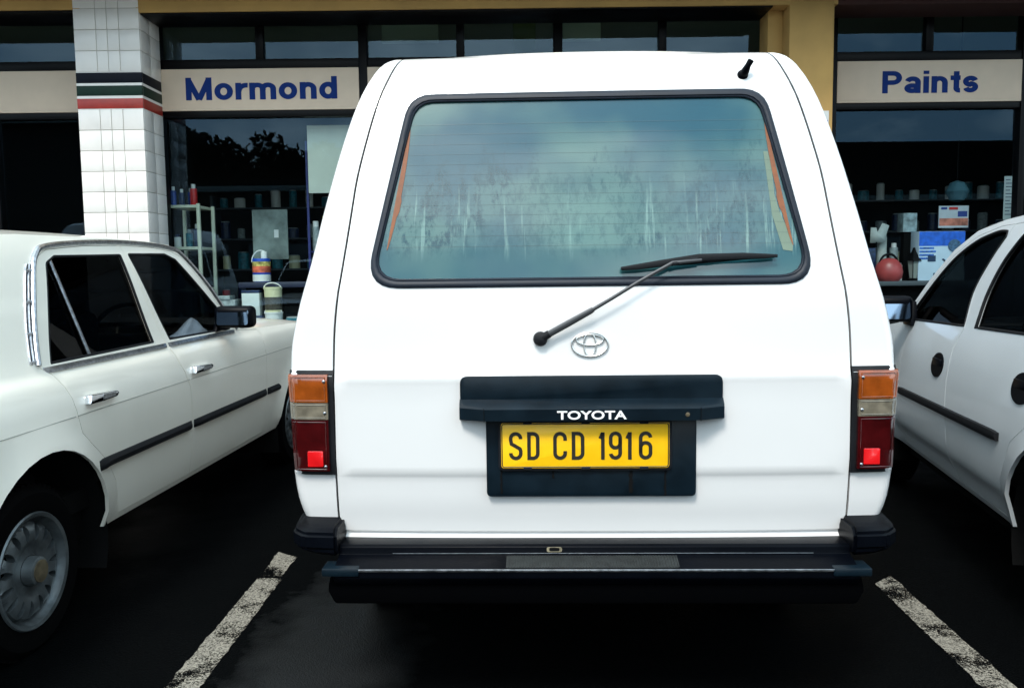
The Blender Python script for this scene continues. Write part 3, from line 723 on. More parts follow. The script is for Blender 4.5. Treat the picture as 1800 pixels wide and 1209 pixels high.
def letter(c, x0, w):
    h = H_; a = SW / 2; l, r_, b, t = x0 + a, x0 + w - a, Z0 + a, Z0 + h - a; cx = (l + r_) / 2; rx = (r_ - l) / 2; ry = rx * 1.0; mid = (b + t) / 2
    if c == 'S':
        ch(arcp(cx, t - ry, rx, ry, -5, 180, 12) + [(l, t - ry - .004)] + [(l + .002, mid + .006), (cx - .002, mid + .0005), (r_ - .002, mid - .008), (r_, mid - .014)] + [(r_, b + ry)] + arcp(cx, b + ry, rx, ry, 0, -185, 12))
    elif c == 'D':
        k = rx * 1.1; ch([(l, b), (r_ - k, b)] + arcp(r_ - k, b + k, k, k, -90, 0, 6) + arcp(r_ - k, t - k, k, k, 0, 90, 6) + [(l, t)], True)
    elif c == 'C':
        ch([(r_, t - ry - .006)] + arcp(cx, t - ry, rx, ry, 0, 180, 12) + arcp(cx, b + ry, rx, ry, 180, 360, 12) + [(r_, b + ry + .006)])
    elif c == '1':
        ch([(r_, b - a), (r_, t + a * .6)]); ch([(r_, t + a * .3), (l - .001, t - .015)])
    elif c == '9':
        ch(arcp(cx, t - ry, rx, ry, 0, 360, 24)[:-1] if False else [(r_, t - ry)] + arcp(cx, t - ry, rx, ry, 0, 180, 12) + arcp(cx, t - ry * 2.1, rx, ry, 180, 360, 12), True)
        ch([(r_, t - ry), (r_, b + ry)] + arcp(cx, b + ry, rx, ry, 0, -175, 12))
    elif c == '6':
        ch([(l, b + ry)] + arcp(cx, b + ry, rx, ry, 180, 360, 12) + arcp(cx, b + ry * 2.1, rx, ry, 0, 180, 12), True)
        ch([(l, b + ry), (l, t - ry)] + arcp(cx, t - ry, rx, ry, 180, 5, 12))
for c, x0, w in [('S', -.2265, .0375), ('D', -.176, .034), ('C', -.1045, .038), ('D', -.0535, .035), ('1', .0205, .0165), ('9', .0485, .036), ('1', .0945, .0165), ('6', .1305, .037)]: letter(c, x0, w)
L.build('plate_characters', plate_black, pl, ang=60)
# lamps
def zl(sg, z):  # outer edge of lens
    return interp(z, [.72, .78, .9, .99], [.834, .840, .8445, .8475])
def lens_poly(sg, z0, z1, xi=None, n=6):
    xi = .728 if xi is None else xi
    o = [(sg * xi, z0), (sg * xi, z1)] + [(sg * zl(sg, z1 + (z0 - z1) * i / n), z1 + (z0 - z1) * i / n) for i in range(n + 1)]
    return o if sg > 0 else o[::-1]
def lens_y(x, z, off):
    r = .030; b = w_(min(.985, max(.73, z))) + .004; u = max(0, min(.985, (abs(x) - (b - r)) / r))
    return Vector((x, rear(x, z).y + off + (r + .006) * (1 - math.sqrt(1 - u * u)), z))
for sg, side in ((-1, 'left'), (1, 'right')):
    hp = [(sg * .717, .706), (sg * .717, 1.001)] + [(sg * (interp(z, [.72, .78, .9, .99], [.834, .840, .8445, .8475]) + .001), z) for z in (1.001, .95, .9, .85, .8, .76, .73, .706)]
    if sg < 0: hp = hp[::-1]
    hs = sheet('tail_lamp', hp, lambda x, z: lens_y(x, z, -.005), rubber, T, step=.03, rim=.02)
    tag(hs)
    for nm, z0, z1, mm in (('amber_lens', .9135, .991, amber), ('clear_lens', .8655, .912, clear_l), ('red_lens', .7195, .864, red_l)):
        ls = sheet(nm, lens_poly(sg, z0, z1, .731), lambda x, z: lens_y(x, z, -.016), mm, hs, step=.02, rim=.012)
        # moulded inner frame line
        p = [(.738, z0 + .005), (.738, z1 - .005)]; pz = [(.738, z0 + .005), (.738, z1 - .006), (zl(sg, z1) - .010, z1 - .006), (zl(sg, z0) - .010, z0 + .005)]
        m = MB(); m.tube([lens_y(sg * q[0], q[1], -.0165) for q in densify(pz, .02)], .0012, 5, True); m.build('lens_rib', mm, ls)
    m = MB(); pr = rpoly([(.748, .732, .003), (.748, .776, .003), (.792, .776, .003), (.792, .732, .003)])
    pr = [(sg * a, b) for a, b in pr]; m.prism(pr, 'y', rear(.77, .75).y - .012, rear(.77, .75).y - .0195, .001); m.build('reflector', reflector, hs)
    for xx, zc in ((.7365, .973), (.7365, .884), (.7385, .732)):
        m = MB(); m.lathe([(.0042, .0), (.0042, -.003), (.002, -.0042), (0, -.0042)], lens_y(sg * (xx + .003), zc, -.0155), 'y', 12); m.build('screw', chrome_dull, hs)
# bumper
Bp = MB()
# stepped tread
sec = [(.06, .518), (-.038, .522), (-.046, .516), (-.048, .497), (-.058, .494), (-.122, .479), (-.122, .455), (-.10, .43), (.06, .43)]
Bp.prism(sec, 'x', -.70, .70, .002)
bmp = Bp.build('bumper', black_plastic, T, ang=30)
m = MB(); m.prism([(-.715, .4535), (-.725, .41), (-.705, .372), (.705, .372), (.725, .41), (.715, .4535)][::-1], 'y', -.095, .16, .010); m.build('bumper_skirt', skirt_black, bmp, ang=30)
m = MB(); m.box((-.645, -.1265, .4745), (.645, -.1225, .4815), .001); m.build('bumper_strip', chrome_dull, bmp)
m = MB(); m.box((-.55, -.0505, .4985), (.60, -.0485, .5005), .0005); m.build('bumper_ridge', chrome_dull, bmp)
m = MB()
M_ = Matrix.Translation((-.02, -.089, .4888)) @ Matrix.Rotation(math.atan2(.015, .064), 4, 'X')
m.box((-.215, -.029, -.002), (.245, .029, .0022), .001, M=M_)
for i in range(60): m.box((-.21 + i * .0077, -.028, .002), (-.2065 + i * .0077, .028, .0034), M=M_)
m.build('tread_plate', mat('tread_rubber', (.009, .011, .0105), .6, var=.5, vscale=30, bump=.4), bmp)
m = MB(); m.prism(rpoly([(-.125, .503, .006), (-.125, .516, .006), (-.083, .516, .006), (-.083, .503, .006)]), 'y', -.0495, -.046); m.build('bumper_slot', mat('slot_bare_metal', (.20, .17, .11), .5, var=.5, vscale=60), bmp)
m = MB(); m.prism(rpoly([(-.118, .506, .004), (-.118, .5155, .004), (-.090, .5155, .004), (-.090, .506, .004)]), 'y', -.0505, -.046); m.build('slot_hole', dark_gap, bmp)
for sg in (-1, 1):
    m = MB()
    # corner piece: top plan tapers out to the body side and runs forward
    bm = bmesh.new()
    lo = [(.70, -.075), (.795, -.065), (.835, -.02), (.848, .10), (.843, .42), (.70, .42)]
    hi = [(.705, -.045), (.780, -.035), (.82, .01), (.832, .10), (.83, .42), (.705, .42)]
    v0 = [bm.verts.new((sg * x, y, .515)) for x, y in lo]; v1 = [bm.verts.new((sg * x, y, .560)) for x, y in lo]; v2 = [bm.verts.new((sg * x, y, .577)) for x, y in hi]
    vb = [bm.verts.new((sg * (x if x < .75 else x - .05), y + .012, .495)) for x, y in lo]
    for A_, B_ in ((vb, v0), (v0, v1), (v1, v2)):
        for i in range(6): bm.faces.new([A_[i], A_[(i + 1) % 6], B_[(i + 1) % 6], B_[i]])
    bm.faces.new(v2); bm.faces.new(vb)
    bmesh.ops.recalc_face_normals(bm, faces=bm.faces)
    bmesh.ops.bevel(bm, geom=bm.edges[:], offset=.008, segments=2, affect='EDGES')
    m.frombm(bm); m.build('bumper_corner', black_plastic, bmp, ang=35)
    m = MB(); m.box((sg * .68 - .05, -.128, .462), (sg * .68 + .05, -.06, .484), .004); m.build('step_end_cap', garnish_mat, bmp)
# underside, wheels, sides, seats
m = MB(); m.box((-.70, .05, .34), (.70, 4.2, .555), .03); m.box((-.80, .3, .46), (.80, 4.25, .575), .02); m.tube([(-.45, .02, .36), (-.45, .5, .36)], .028, 12); m.box((-.35, .7, .20), (.35, .95, .4), .08); m.build('chassis', trim_dark, T)
for (x, y, s) in ((-.70, .95, -1), (.70, .95, 1), (-.70, 3.55, -1), (.70, 3.55, 1)): wheel(T, x, y, .345, .345, .20, .21, s, alloy)
for sg in (-1, 1):
    for i, (y0, y1) in enumerate(((.33, 1.25), (1.33, 2.05), (2.12, 2.75))):
        po = rpoly([(y0, 1.2, .05), (y1, 1.2, .05), (y1 + (.0 if i < 2 else .0), 1.72, .05), (y0 + .03, 1.72, .05)])
        sheet('side_window', po, lambda y, z: (sg * (w_(z) + .003), y, z), car_glass if False else mat('side_glass_%d%d' % (sg + 1, i), (.01, .014, .016), .05), T, step=.12, rim=.004, rimdir=(-sg, 0, 0))
    sheet('wheel_arch', [(y, z) for y, z in arcp(.95, .36, .43, .43, 0, 180, 20)], lambda y, z: (sg * (w_(z) + .002), y, z), dark_gap, T, step=.1, rim=0)
    m = MB(); m.tube([(sg * (w_(.7) + .006), y, z) for y, z in arcp(.95, .36, .43, .43, 0, 180, 24)], .012, 8); m.build('arch_lip', paint_white, T)
    m = MB(); m.box((sg * .86 if sg > 0 else -.98, 2.62, 1.13), (.98 if sg > 0 else -.86, 2.68, 1.30), .02); m.build('door_mirror', black_plastic, T)
    m = MB(); m.lathe([(.09, 0), (.09, .02), (.06, .04), (0, .045)], (sg * .58, 4.39, .80), 'y', 24); m.build('headlamp', clear_l, T)
wsr = MB(); wsr.add([(-.60, 3.00, 1.70), (.60, 3.00, 1.70), (.70, 3.38, 1.19), (-.70, 3.38, 1.19)], [(0, 1, 2, 3)]); wsr.v = [(a, b + .015, c + .03) for a, b, c in wsr.v]
wsr.build('windscreen', mat('windscreen_glass', (.012, .018, .02), .05), T)
m = MB(); m.box((-.42, 4.40, .72), (.42, 4.43, .88), .01); m.build('grille', black_plastic, T)
m = MB(); m.box((-.8, 4.38, .45), (.8, 4.55, .6), .03); m.build('front_bumper', black_plastic, T)

T2 = empty('parked_car', (-5.35, 2.5, 0), R(-2), label='high-roofed pale vehicle parked beyond the cream saloon, seen only mirrored in the far-left shop glass', cat='car', group='white and cream cars parked nose-in at the shop')
for ch_ in [o for o in bpy.data.objects if o.parent == T and o.name.split('.')[0] in ('body', 'tailgate', 'rear_window', 'windscreen', 'side_window', 'wheel', 'grille', 'front_bumper', 'headlamp', 'chassis', 'bumper')]: copy_tree(ch_, T2)

# ================================================================ CREAM SEDAN on the left (its right side shows)
S = empty('parked_car', (-2.52, 2.74, 0), R(-3.0), label='cream saloon with black rubbing strip and chrome door handles at the left edge', cat='car', group='white and cream cars parked nose-in at the shop')
AY, AZ, AR = .165, .275, .40
FY = AY + 2.865
def plan(y): return -.10 * max(0, (-.35 - y) / .8) ** 2 - .12 * max(0, (y - 3.0) / .95) ** 2
CZ = lambda y: .763 + .0085 * max(0, min(3, y))
def Ws(y, z):
    x = sinterp(z, [.2, .295, .33, .45, .62, .72, .80, .87, .905, .93, .955, 1.38, 1.42], [.86, .885, .897, .913, .925, .927, .924, .908, .893, .872, .862, .735, .712]) + plan(y)
    for cy in (AY, FY):
        d = math.hypot(y - cy, z - AZ) - AR
        if z < .75 and d > -.02: x += .020 * math.exp(-(max(d, 0) / .045) ** 2) * min(1, (z - .28) / .1 if z > .28 else 0)
    return x
def archpts(cy, a0, a1, n=18): return [(cy + AR * math.cos(R(a0 + (a1 - a0) * i / n)), AZ + AR * math.sin(R(a0 + (a1 - a0) * i / n))) for i in range(n + 1)]
rail = [(.250, .962), (.312, 1.12), (.395, 1.283), (.452, 1.350), (.535, 1.384), (.8, 1.405), (1.097, 1.415), (1.4, 1.413), (1.60, 1.400), (1.70, 1.372), (1.89, 1.213), (2.03, 1.053), (2.10, .962)]
up_back = [(2.22, .950), (3.1, .925), (3.5, .91), (3.93, .86)]
sill_z = .297
outer_s = [(-1.08, .42), (-.95, .32), (-.30, sill_z)] + [p for p in archpts(AY, 176, 3) if p[1] > .28] + [(AY + AR + .01, sill_z), (FY - AR - .01, sill_z)] + [p for p in archpts(FY, 176, 3) if p[1] > .28] + [(FY + AR + .05, .32), (3.93, .36), (3.93, .86), (3.5, .905), (3.1, .928), (2.3, .945), (2.16, .958), (2.055, 1.066), (1.915, 1.226), (1.72, 1.390), (1.61, 1.416), (1.4, 1.428), (1.097, 1.430), (.8, 1.428), (.40, 1.424), (.15, 1.410), (-.05, 1.37), (-.5, .985), (-.62, .955), (-1.08, .92)]
mid = [(1.334, .318), (1.339, .557), (1.322, .738), (1.253, .855), (1.228, .945)]
rd = [(.664, .322), (.629, .46), (.56, .555), (.455, .64), (.388, .70), (.350, .833), (.309, .921), (.262, .952), (.322, 1.12), (.405, 1.283), (.461, 1.343), (.54, 1.372), (.8, 1.392), (1.112, 1.402)] + [(p[0] - .003, p[1]) for p in mid[::-1]]
fd = [(p[0] + .003, p[1]) for p in mid] + [(1.118, 1.402), (1.4, 1.400), (1.59, 1.386), (1.69, 1.358), (1.875, 1.203), (2.012, 1.045), (2.07, .956), (2.398, .935), (2.398, .862), (2.385, .589), (2.338, .322)]
rh = rpoly([(.326, .958, .006), (.502, 1.322, .04), (.575, 1.350, .04), (1.086, 1.362, .012), (1.122, .966, .006)])
fh = rpoly([(1.274, .966, .008), (1.146, 1.366, .015), (1.52, 1.372, .06), (1.62, 1.345, .04), (1.968, 1.065, .03), (1.945, .964, .008)])
def inset(poly, d):
    c = (sum(p[0] for p in poly) / len(poly), sum(p[1] for p in poly) / len(poly))
    out = []; n = len(poly); area = sum(poly[i][0] * poly[(i + 1) % n][1] - poly[(i + 1) % n][0] * poly[i][1] for i in range(n)); s = 1 if area > 0 else -1
    for i in range(n):
        a = Vector(poly[i - 1]); b = Vector(poly[i]); e = Vector(poly[(i + 1) % n]); t = ((b - a).normalized() + (e - b).normalized())
        if t.length < 1e-6: t = (e - b)
        t.normalize(); nn = Vector((-t.y, t.x)) * s; out.append(tuple(b + nn * d))
    return out
crs = []
bodyrows = [.30, .33, .38, .45, .54, .62, .69, .735, .80, .84, .87, .89, .905, .918, .93, .943]
bodym = MB(); 
for sg in (1, -1):
    Pp, Ff = sheet('x', outer_s, lambda y, z: (sg * Ws(y, z), y, z), None, holes=[rd, fd], step=.055, rows=bodyrows, extra=crs, rim=.014, rimdir=(-sg, 0, 0), build=False)
    bodym.add(Pp, Ff)
def roof_e(y):
    ys = [-.05, .15, .40, .8, 1.097, 1.4, 1.61, 1.72]; zs = [1.37, 1.410, 1.424, 1.428, 1.430, 1.428, 1.416, 1.390]; return interp(y, ys, zs)
ys = frange(-.05, 1.72, 22)
bodym.add(*top_strip(ys, lambda y: Ws(y, roof_e(y)), roof_e, lambda y: .012 + .03 * math.sin(math.pi * (y + .12) / 1.9) , 22, p=2.6))
bodym.add(*top_strip(frange(2.3, 3.93, 12), lambda y: Ws(y, .94 - .0) - .004 if y < 3.2 else Ws(y, interp(y, [3.1, 3.5, 3.93], [.928, .905, .86])) , lambda y: interp(y, [2.3, 3.1, 3.5, 3.93], [.945, .928, .905, .86]), lambda y: .045, 20, p=3))
bodym.add(*top_strip(frange(-1.08, -.5, 6), lambda y: Ws(y, .95), lambda y: interp(y, [-1.08, -.62, -.5], [.92, .955, .985]), lambda y: .02, 16, p=3))
rws = [[(sg * (.80 - .1 * t), 3.93 + .02 * t, .36 + .5 * t) for sg in (-1, -.5, 0, .5, 1)] for t in (0, .5, 1)]
bodym.add(*loft_rows([[(u * .82, 3.93, z) for u in (-1, -.5, 0, .5, 1)] for z in (.36, .6, .87)]))
bodym.add(*loft_rows([[(u * .86, -1.08, z) for u in (-1, -.5, 0, .5, 1)] for z in (.42, .7, .93)]))
bodym.build('body', paint_cream, S, ang=35, recalc=False)
# windscreen and back glass
m = MB(); m.add(*loft_rows([[(x * Ws(y, z) * .97, y, z + .02 * (1 - x * x)) for x in [i / 6 - 1 for i in range(13)]] for y, z in ((2.20, .950), (1.96, 1.19), (1.74, 1.395))])); m.build('windscreen', car_glass_far, S)
m = MB(); m.add(*loft_rows([[(x * Ws(y, z) * .90, y, z + .02 * (1 - x * x)) for x in [i / 6 - 1 for i in range(13)]] for y, z in ((-.50, .985), (-.28, 1.18), (-.07, 1.37))])); m.build('rear_window', car_glass, S)
for sg in (1, -1):
    fnS = lambda off: (lambda y, z: (sg * (Ws(y, z) + off), y, z))
    for nm, ol, ho in (('rear_door', rd, rh), ('front_door', fd, fh)):
        d = sheet(nm, inset(ol, .0022), fnS(0), paint_cream, S, holes=[ho], step=.045, rows=bodyrows, extra=crs, rim=.014, rimdir=(-sg, 0, 0))
        sheet('window_glass', inset(ho, -.004), fnS(-.016), (car_glass if nm == 'rear_door' else car_glass_clear) if sg > 0 else car_glass_far, d, step=.12, rim=0)
        m = MB(); m.tube([fnS(-.004)(*p) for p in densify(inset(ho, .004), .04)], .006, 6, True); m.build('window_rubber', rubber, d)
        y0 = .42 if nm == 'rear_door' else 1.345
        hm = MB(); hz = .815
        hm.prism([(y0, hz - .017), (y0 + .012, hz + .017), (y0 + .10, hz + .014), (y0 + .195, hz + .010), (y0 + .212, hz), (y0 + .195, hz - .013), (y0 + .10, hz - .017)], 'x', sg * (Ws(y0, hz) - .004), sg * (Ws(y0, hz) + .026), .005)
        hd = hm.build('door_handle', chrome, d)
        m = MB(); m.prism(rpoly([(y0 + .085, hz - .010, .006), (y0 + .085, hz + .009, .006), (y0 + .18, hz + .006, .006), (y0 + .18, hz - .008, .006)]), 'x', sg * (Ws(y0, hz) + .0255), sg * (Ws(y0, hz) + .0275)); m.build('handle_recess', chrome_dull, hd)
        if nm == 'rear_door':
            m = MB(); m.tube([fnS(-.008)(.600, .955), fnS(-.008)(.575, 1.14), fnS(-.008)(.548, 1.335)], .007, 6); m.build('quarter_light_bar', chrome_dull, d)
    # chrome drip rail with the slatted vent behind the rear door
    m = MB(); rp = [fnS(.004)(*p) for p in spline(rail, 5)]; m.tube(rp, .011, 8); dr = m.build('drip_rail', chrome_dull, S)
    m = MB()
    for yo in (-.026, -.046): m.tube([fnS(.002)(y + yo, z) for y, z in spline([(.262, .975), (.315, 1.12), (.385, 1.26), (.425, 1.315)], 5)], .0055, 6)
    for yz in ((.262, .975), (.296, 1.07), (.345, 1.18), (.405, 1.29)): m.tube([fnS(.003)(yz[0] - .05, yz[1]), fnS(.003)(yz[0], yz[1] + .004)], .006, 6)
    m.build('pillar_vent', chrome_dull, S)
    m = MB(); m.add(*loft_rows([[fnS(.0008)(y - k, z) for k in (.004, .05)] for y, z in spline([(.262, .975), (.315, 1.12), (.385, 1.26), (.425, 1.315)], 5)])); m.build('vent_slot', dark_gap, S)
    for a, b in ((-1.0, .355), (.368, 1.325), (1.338, 2.39), (2.402, 3.85)):
        m = MB(); m.tube([fnS(-.0002)(y, CZ(y)) for y in frange(a, b, 24)], .0021, 6); m.build('crease_shade_line', mat('crease_shade', (.40, .39, .34), .4) if 'crease_shade' not in MATS else MATS['crease_shade'], S)  # thin grey tube: shade of the pressed crease, put in as colour
    # belt strip, rubbing strips
    m = MB(); m.prism([(-.006, .0), (.010, .002), (.010, .016), (-.006, .018)], 'y', 0, 1)
    def along(nm, y0, y1, zf, prof, mm, n=24, par=S):
        rows = []
        for i in range(n + 1):
            y = y0 + (y1 - y0) * i / n; z = zf(y)
            e = min(1, min(i, n - i) / 1.0 * .9 + .1)
            rows.append([(sg * (Ws(y, z + dz) + dx * e), y, z + dz) for dx, dz in prof])
        vs, fs = loft_rows(rows); k = len(prof); fs += [tuple(range(k)), tuple(n * k + i for i in range(k))]
        MB().add(vs, fs).build(nm, mm, par, ang=30)
    bs = [(-.004, -.011), (.006, -.010), (.009, 0), (.006, .009), (-.004, .010)]
    along('belt_trim', .275, 1.225, lambda y: .942 + .004 * y, bs, chrome_dull, 30); along('belt_trim', 1.245, 2.06, lambda y: .942 + .004 * y, bs, chrome_dull, 30)
    rs = [(-.003, -.020), (.014, -.017), (.022, -.008), (.022, .006), (.010, .018), (-.003, .020)]
    rzf = lambda y: .554 + .003 * y
    for a, b in ((.478, 1.322), (1.350, 2.372), (2.40, 2.60)): along('rubbing_strip', a, b, rzf, rs, rubber)
    # door mirror
    M_ = Matrix.Translation((sg * .955, 1.84, 1.040))
    m = MB(); m.box((-.105, -.035, -.058), (.105, .055, .058), .028, M=M_, seg=3); m.box((-.12, -.005, -.072), (-.045, .06, -.03), .012, M=M_ if sg > 0 else Matrix.Translation((sg * .79, 1.84, 1.040)))
    dm = m.build('door_mirror', black_plastic, S)
    m = MB(); m.prism(rpoly([(-.082, -.040, .014), (-.082, .040, .014), (.086, .040, .014), (.086, -.040, .014)]), 'y', -.0368, -.034); m.v = [tuple(M_ @ Vector((v[0], v[1] - .004 + .22 * v[2], v[2]))) for v in m.v]; m.build('mirror_glass', mirror_mat, dm)
    m = MB(); m.prism([(1.80, .962), (1.955, .968), (1.975, 1.07), (1.93, 1.085)], 'x', sg * (Ws(1.9, 1.0) - .004), sg * (Ws(1.9, 1.0) + .02), .004); m.build('mirror_foot', black_plastic, dm)
    # arch lining
    for cy in (AY, FY):
        m = MB(); n = 20; rows = []
        for i in range(n + 1):
            a = R(-20 + 220 * i / n); rows.append([(sg * xx, cy + (AR + .01) * math.cos(a), AZ + (AR + .01) * math.sin(a)) for xx in (.90, .80, .62)])
        m.add(*loft_rows(rows)); m.build('wheel_arch', dark_gap, S)
for (x, y, s) in ((.795, AY - .045, 1), (.795, FY - .02, 1), (-.795, AY - .045, -1), (-.795, FY - .02, -1)): wheel(S, x, y, .280, .292, .190, .19, s, alloy, 'slotted')
m = MB(); m.box((-.80, -.9, .24), (.80, 3.8, .40), .03); m.box((-.62, -.9, .3), (.62, 3.8, .62), .03); m.build('chassis', trim_dark, S)
m = MB(); m.box((-.84, .3, .38), (.84, 2.3, .46)); m.box((-.84, 2.2, .38), (.84, 2.3, .90)); m.box((-.80, -.5, .5), (.80, -.1, .90)); m.box((-.83, 2.0, .84), (.83, 2.25, .93), .03); m.build('cabin_floor', trim_dark, S)
for x in (-.36, .36):
    m = MB(); m.box((x - .26, 1.15, .44), (x + .26, 1.65, .62), .06); m.box((x - .25, 1.02, .50), (x + .25, 1.16, 1.12), .06, M=Matrix.Translation((0, 0, 0))); m.box((x - .12, 1.04, 1.12), (x + .12, 1.12, 1.26), .04); m.build('front_seat', seat_mat, S)
m = MB(); m.box((-.66, .2, .44), (.66, .65, .60), .06); m.box((-.66, .0, .5), (.66, .22, 1.08), .08); m.build('rear_seat', seat_mat, S)
m = MB(); m.tube([(.36 + .19 * math.cos(a), 1.83 + .05 * math.sin(a), .93 + .18 * math.sin(a)) for a in [2 * math.pi * i / 28 for i in range(28)]], .012, 8, True); m.build('steering_wheel', trim_dark, S)
# added pale shape behind the front side window, standing in for its reflection
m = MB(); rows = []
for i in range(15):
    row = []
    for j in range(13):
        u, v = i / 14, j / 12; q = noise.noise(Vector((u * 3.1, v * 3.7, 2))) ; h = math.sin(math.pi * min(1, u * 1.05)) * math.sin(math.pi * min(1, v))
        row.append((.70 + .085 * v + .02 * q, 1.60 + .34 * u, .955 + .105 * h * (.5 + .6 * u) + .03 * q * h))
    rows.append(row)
m.add(*loft_rows(rows)); o = m.build('reflection_shape', mat('reflection_white', (.9, .93, .96), .8, bump=.2), None, ang=60)
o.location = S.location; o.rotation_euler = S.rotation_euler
tag(o, 'pale shape standing in for a reflection in the front side window of the cream saloon', 'reflection_shape')
for sg in (-1, 1):
    m = MB(); m.lathe([(.085, 0), (.085, .02), (.05, .035), (0, .04)], (sg * .56, 3.93, .66), 'y', 24); m.build('headlamp', clear_l, S)
m = MB(); m.box((-.3, 3.93, .48), (.3, 3.96, .80), .01); m.build('grille', chrome_dull, S)
m = MB(); m.box((-.86, 3.90, .38), (.86, 4.02, .50), .03); m.build('front_bumper', chrome_dull, S)
m = MB(); m.box((-.88, -1.20, .40), (.88, -1.06, .52), .03); m.build('rear_bumper', chrome_dull, S)
m = MB(); m.lathe([(.012, 0), (.012, .006), (0, .010)], (Ws(-.12, .70) - .002, -.125, .745), 'x', 16); m.build('side_marker', amber, S)

# ================================================================ PALE HATCHBACK on the right (its left side shows)
Hh = empty('parked_car', (2.56, 2.75, 0), R(-10.5), label='pale grey-white hatchback with round black door handles at the right edge', cat='car', group='white and cream cars parked nose-in at the shop')
HY, HZ, HR = -.245, .32, .375; HF = HY + 2.44
def planH(y): return -.10 * max(0, (-.1 - y) / .7) ** 2 - .16 * max(0, (y - 2.0) / 1.1) ** 2
def Wh(y, z):
    x = sinterp(z, [.20, .30, .345, .40, .425, .445, .52, .62, .75, .87, .955, 1.0, 1.42, 1.47], [.74, .765, .782, .796, .806, .815, .822, .822, .812, .792, .768, .752, .602, .575]) + planH(y)
    for cy in (HY, HF):
        d = math.hypot(y - cy, z - HZ) - HR
        if z < .8 and d > -.02: x += .014 * math.exp(-(max(d, 0) / .05) ** 2) * min(1, max(0, (z - .27) / .06))
    return x
def archH(cy, a0, a1, n=18): return [(cy + HR * math.cos(R(a0 + (a1 - a0) * i / n)), HZ + HR * math.sin(R(a0 + (a1 - a0) * i / n))) for i in range(n + 1)]
sz = .322
oH = [(-.85, .40), (-.66, sz)] + [p for p in archH(HY, 178, 1) if p[1] > .3] + [(HY + HR + .01, sz), (HF - HR - .01, sz)] + [p for p in archH(HF, 178, 1) if p[1] > .3] + [(2.62, .33), (2.95, .42), (2.95, .70), (2.6, .84), (2.1, .925), (1.86, .955), (1.735, 1.055), (1.585, 1.205), (1.395, 1.343), (1.175, 1.428), (.90, 1.464), (.65, 1.476), (.2, 1.472), (-.2, 1.44), (-.42, 1.38), (-.72, 1.02), (-.85, .95)]
sh = [(.739, .345), (.796, .441), (.841, .635), (.869, .784), (.876, .909), (.836, .995)]
hfd = sh + [(.885, 1.150), (.835, 1.290), (.775, 1.405), (.76, 1.44), (.90, 1.438), (1.150, 1.402), (1.365, 1.318), (1.55, 1.186), (1.70, 1.04), (1.79, .962), (1.615, .945), (1.625, .693), (1.60, .40), (1.58, .345)]
hrd = [(p[0] - .004, p[1]) for p in sh] + [(.877, 1.150), (.828, 1.290), (.768, 1.405), (.752, 1.44), (.5, 1.447), (.2, 1.444), (-.12, 1.41), (-.30, 1.30), (-.43, 1.04), (-.40, .90), (-.20, .77), (-.02, .72), (.10, .64), (.175, .50), (.19, .345)]
hfh = spline([(.842, 1.003), (.893, 1.15), (.842, 1.290), (.782, 1.385)], 5)[:-1] + spline([(.782, 1.385), (.792, 1.408), (.82, 1.416), (.92, 1.416), (1.135, 1.380), (1.345, 1.298), (1.53, 1.165), (1.672, 1.03)], 5)[:-1] + [(1.68, 1.0), (1.665, .982)]
hrh = spline([(.716, 1.004), (.738, 1.14), (.702, 1.275), (.625, 1.375)], 5)[:-1] + spline([(.625, 1.375), (.58, 1.405), (.5, 1.417), (.2, 1.418), (-.06, 1.382), (-.22, 1.25), (-.31, 1.06)], 5)[:-1] + [(-.31, 1.04), (-.29, 1.025)]
rowsH = [.33, .345, .36, .38, .40, .415, .43, .445, .47, .52, .6, .7, .78, .85, .91, .955, .98]
HB = MB()
for sg in (1, -1):
    Pp, Ff = sheet('x', oH, lambda y, z: (sg * Wh(y, z), y, z), None, holes=[hrd, hfd], step=.055, rows=rowsH, rim=.014, rimdir=(-sg, 0, 0), build=False); HB.add(Pp, Ff)
zeH = lambda y: sinterp(y, [-.42, -.2, .2, .65, .90, 1.175, 1.395], [1.38, 1.44, 1.472, 1.476, 1.464, 1.428, 1.343])
HB.add(*top_strip(frange(-.42, 1.20, 20), lambda y: Wh(y, zeH(y)), zeH, lambda y: .035, 18, p=3))
hz = lambda y: interp(y, [1.86, 2.1, 2.6, 2.95], [.955, .925, .84, .70])
HB.add(*top_strip(frange(1.86, 2.95, 10), lambda y: Wh(y, hz(y)), hz, lambda y: .05, 16, p=2.6))
HB.add(*loft_rows([[(u * .64, 2.96, z) for u in (-1, -.5, 0, .5, 1)] for z in (.40, .55, .72)]))
HB.add(*loft_rows([[(u * (Wh(y, z)), y, z) for u in (-1, -.5, 0, .5, 1)] for y, z in ((-.85, .4), (-.86, .7), (-.85, .95), (-.72, 1.02))]))
HB.build('body', paint_right, Hh, ang=35, recalc=False)
m = MB(); m.add(*loft_rows([[(x * Wh(y, z) * .97, y, z + .03 * (1 - x * x)) for x in [i / 6 - 1 for i in range(13)]] for y, z in ((1.88, .955), (1.58, 1.215), (1.40, 1.345), (1.19, 1.43))])); m.build('windscreen', car_glass, Hh)
m = MB(); m.add(*loft_rows([[(x * Wh(y, z) * .95, y, z + .02 * (1 - x * x)) for x in [i / 6 - 1 for i in range(13)]] for y, z in ((-.72, 1.02), (-.42, 1.38))])); m.build('rear_window', car_glass, Hh)
